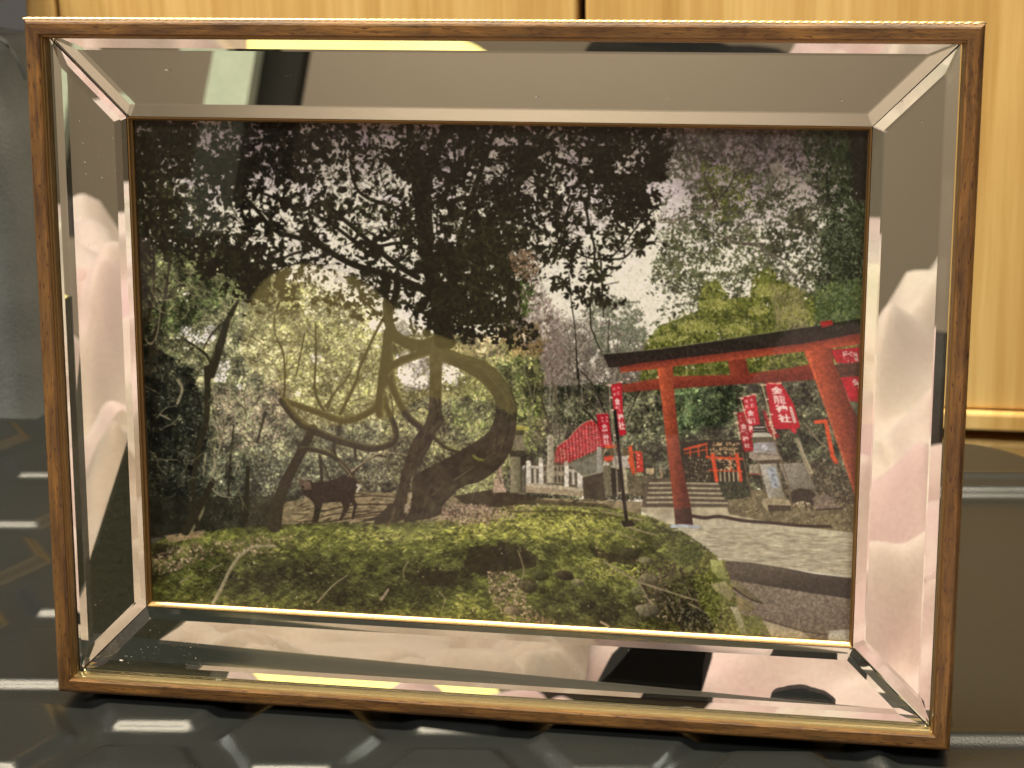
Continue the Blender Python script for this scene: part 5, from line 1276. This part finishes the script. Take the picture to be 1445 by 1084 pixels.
# rumpled pink bedding
def bedding():
    x0, x1, y0, y1 = -0.95, 0.50, -1.45, -0.066
    nx, ny = 440, 430
    rng = random.Random(4)
    folds = [(rng.uniform(x0, x1), rng.uniform(y0, y1), rng.uniform(0, math.pi), rng.uniform(0.022, 0.07), rng.uniform(0.10, 0.4), rng.uniform(0.010, 0.036) * rng.choice((1, 1, -0.8))) for _ in range(200)]
    folds += [(rng.uniform(x0, x1), rng.uniform(-1.05, y1), rng.uniform(0, math.pi), rng.uniform(0.008, 0.018), rng.uniform(0.08, 0.25), -rng.uniform(0.006, 0.014)) for _ in range(90)]
    xs = np.linspace(x0, x1, nx); ys = np.linspace(y0, y1, ny); X, Y = np.meshgrid(xs, ys)
    D = -Y
    az = np.degrees(np.arctan2(X, D))
    top = np.interp(az, [-40, -30, -27.6, -26.9, -26.0, -25.0, -19, 0, 4, 5.5, 7.0, 7.4, 9, 20], [0.086, 0.090, 0.092, 0.088, 0.060, 0.054, -0.055, -0.055, 0.00, 0.024, 0.026, 0.040, 0.085, 0.085])
    t = np.clip((D - 0.28) / 0.67, 0, 1); t = t * t * (3 - 2 * t)
    Z = -0.075 * (1 - t) + top * t - 0.10 * np.clip(D - 1.0, 0, 1)
    for (fx, fy, a, w, l, h) in folds:
        u = (X - fx) * math.cos(a) + (Y - fy) * math.sin(a); v = -(X - fx) * math.sin(a) + (Y - fy) * math.cos(a)
        Z += h * np.where(D > 1.0, 0.15, 0.8 - 0.45 * t ** 6) * np.exp(-(v + 0.3 * u * u / l) ** 2 / (w * 0.5) ** 2 - (u / l) ** 2)
    vs = np.stack([X, Y, Z], -1).reshape(-1, 3)
    idx = np.arange(nx * ny).reshape(ny, nx)
    q = np.stack([idx[:-1, :-1], idx[:-1, 1:], idx[1:, 1:], idx[1:, :-1]], -1).reshape(-1, 4)
    pink = cloth('pink_cotton', srgb(180, 140, 148), srgb(192, 182, 170), 0.85, 500.0, 3.4, 0.2, 0.15)
    o = mesh_obj('duvet', vs, q.tolist(), pink, None, True)
    props(o, 'rumpled pale pink duvet, seen only in the mirror strips of the frame', 'duvet')
    sel = (D < 0.50) & (X < 0.012 + 0.02 * np.sin(Y * 30))  # darker overlay: shading of the near bed put into its colour
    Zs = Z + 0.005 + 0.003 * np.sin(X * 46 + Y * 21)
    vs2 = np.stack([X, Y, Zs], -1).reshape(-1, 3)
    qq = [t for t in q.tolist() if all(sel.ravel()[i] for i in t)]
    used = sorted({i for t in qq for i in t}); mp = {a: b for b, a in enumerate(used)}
    o2 = mesh_obj('shadow_overlay', vs2[used], [[mp[i] for i in t] for t in qq], cloth('shadowed_duvet_cotton', srgb(142, 122, 112), srgb(158, 138, 126), 0.9, 500.0, 6.0, 0.2, 0.15), None, True)
    props(o2, 'darker overlay standing for the shadowed near edge of the bed, reflected in the bottom mirror strip', 'shadow_overlay')
    return o
duv = bedding()
mb = bm_obj('mattress', box_bm(-0.93, 0.48, -1.43, -0.10, -0.69, -0.22, 0.03, 3), cloth('white_ticking', srgb(210, 200, 190), srgb(190, 180, 170)), None, True)
props(mb, 'thick pale mattress under the pink duvet', 'mattress')
# grey green leaning board and dark board beside it, seen in the top strip
def slab(name, pix, dist, mat, depth=0.02, lab='', cat=''):
    a = [rpt(u, v, dist) for u, v in pix]
    b = [p + Vector((0, -depth, 0)) for p in a]
    n = len(a)
    fs = [tuple(range(n)), tuple(range(2 * n - 1, n - 1, -1))] + [(i, (i + 1) % n, n + (i + 1) % n, n + i) for i in range(n)]
    o = mesh_obj(name, a + b, fs, mat); props(o, lab, cat); return o
slab('leaning_board', [(322, -40), (378, -40), (318, 330), (252, 330)], 1.72, cloth('grey_green_felt', srgb(206, 214, 190), srgb(222, 228, 204), 0.95, 300, 30),
     0.03, 'grey green board leaning behind the bed, reflected in the top mirror strip', 'board')
slab('dark_curtain', [(380, -40), (448, -40), (384, 330), (320, 330)], 1.78, paint('charcoal_cloth', (0.035, 0.033, 0.030, 1)),
     0.03, 'charcoal hanging cloth beside the grey green board, reflected in the top mirror strip', 'hanging')
# dark grey-green blanket edge (left and bottom strips)
def lump(name, c, r, mat, seed, lab, cat, sq=0.25, emis=None):
    bm = bmesh.new(); bmesh.ops.create_icosphere(bm, subdivisions=5, radius=1)
    for v in bm.verts:
        k = 1 + sq * mnoise.noise(v.co * 1.4 + Vector((seed, 0, 0))) + sq * 0.3 * mnoise.noise(v.co * 4 + Vector((0, seed, 0)))
        v.co = Vector((v.co.x * r[0] * k, v.co.y * r[1] * k, v.co.z * r[2] * k))
    o = bm_obj(name, bm, mat, None, True); o.location = c; props(o, lab, cat); return o
olive = cloth('dark_grey_green_wool', srgb(92, 98, 86), srgb(76, 82, 74), 0.95, 400, 10)
slab('folded_blanket', [(182, 610), (198, 440), (270, 415), (335, 560), (325, 740), (262, 872), (223, 905), (118, 905), (112, 830)], 0.16, olive, 0.02,
     'dark grey green folded blanket, reflected low in the left mirror strip', 'blanket')
blk = cloth('black_jersey', (0.006, 0.006, 0.006, 1), (0.009, 0.009, 0.010, 1), 0.95, sheen=0.0)
blk.node_tree.nodes['Principled BSDF'].inputs['Specular IOR Level'].default_value = 0.1
slab('black_garment', [(838, 972), (862, 950), (900, 905), (926, 860), (1010, 850), (1000, 905), (992, 940), (990, 978), (915, 978)], 0.21, blk, 0.05,
     'black garment hanging over the bed edge, reflected in the bottom mirror strip', 'garment')
g1 = rpt(1128, 985, 0.10)
lump('black_glove', g1 + Vector((0, 0, -0.003)), (0.010, 0.016, 0.0050), blk, 7.7, 'small black cloth near the case edge, reflected at the bottom right of the mirror', 'cloth', 0.15)
g2 = rpt(960, 520, 0.85)
lump('dark_jacket', g2 + Vector((0, 0, -0.045)), (0.105, 0.07, 0.075), blk, 1.7, 'dark jacket heaped beside the added glowing dome, reflected in the outer bevels', 'jacket')
# lopsided glowing dome, made up to give the bright yellow reflection
ty = NT('glowing_yellow_dome'); ty.set(Roughness=0.7)
ty.p.inputs['Base Color'].default_value = (0.9, 0.72, 0.25, 1)
ty.p.inputs['Emission Color'].default_value = (1.0, 0.82, 0.30, 1); ty.p.inputs['Emission Strength'].default_value = 0.95
def glow_form():
    outline = [(345, 660), (340, 560), (343, 470), (352, 425), (372, 396), (400, 380), (432, 374), (480, 386), (520, 405), (560, 440), (605, 470), (660, 490), (705, 525), (727, 570), (732, 620), (720, 660)]
    d = 0.9
    pts = [rpt(u, v, d) for u, v in outline]
    c = sum(pts, Vector()) / len(pts); c.z = min(p.z for p in pts)
    vs, fs = [], []; rings = 9; n = len(pts)
    # smooth the outline
    dense = []
    for i in range(n - 1):
        for k in range(4):
            t = k / 4; p0 = pts[max(i - 1, 0)]; p1 = pts[i]; p2 = pts[i + 1]; p3 = pts[min(i + 2, n - 1)]
            dense.append(0.5 * ((2 * p1) + (p2 - p0) * t + (2 * p0 - 5 * p1 + 4 * p2 - p3) * t * t + (3 * p1 - p0 - 3 * p2 + p3) * t ** 3))
    dense.append(pts[-1]); n = len(dense)
    for s in (1, -1):
        for r in range(rings + 1):
            th = math.pi / 2 * r / rings
            for p in dense:
                q = c + (p - c) * math.cos(th); q.y += s * 0.05 * math.sin(th); vs.append(q)
    for s in (0, 1):
        o_ = s * (rings + 1) * n
        for r in range(rings):
            for i in range(n - 1): fs.append((o_ + r * n + i, o_ + r * n + i + 1, o_ + (r + 1) * n + i + 1, o_ + (r + 1) * n + i))
    o = mesh_obj('glow_dome', vs, fs, ty.m, None, True)
    props(o, 'added glowing yellow dome seen as a yellow sheen in the picture glass', 'lamp')
glow_form()
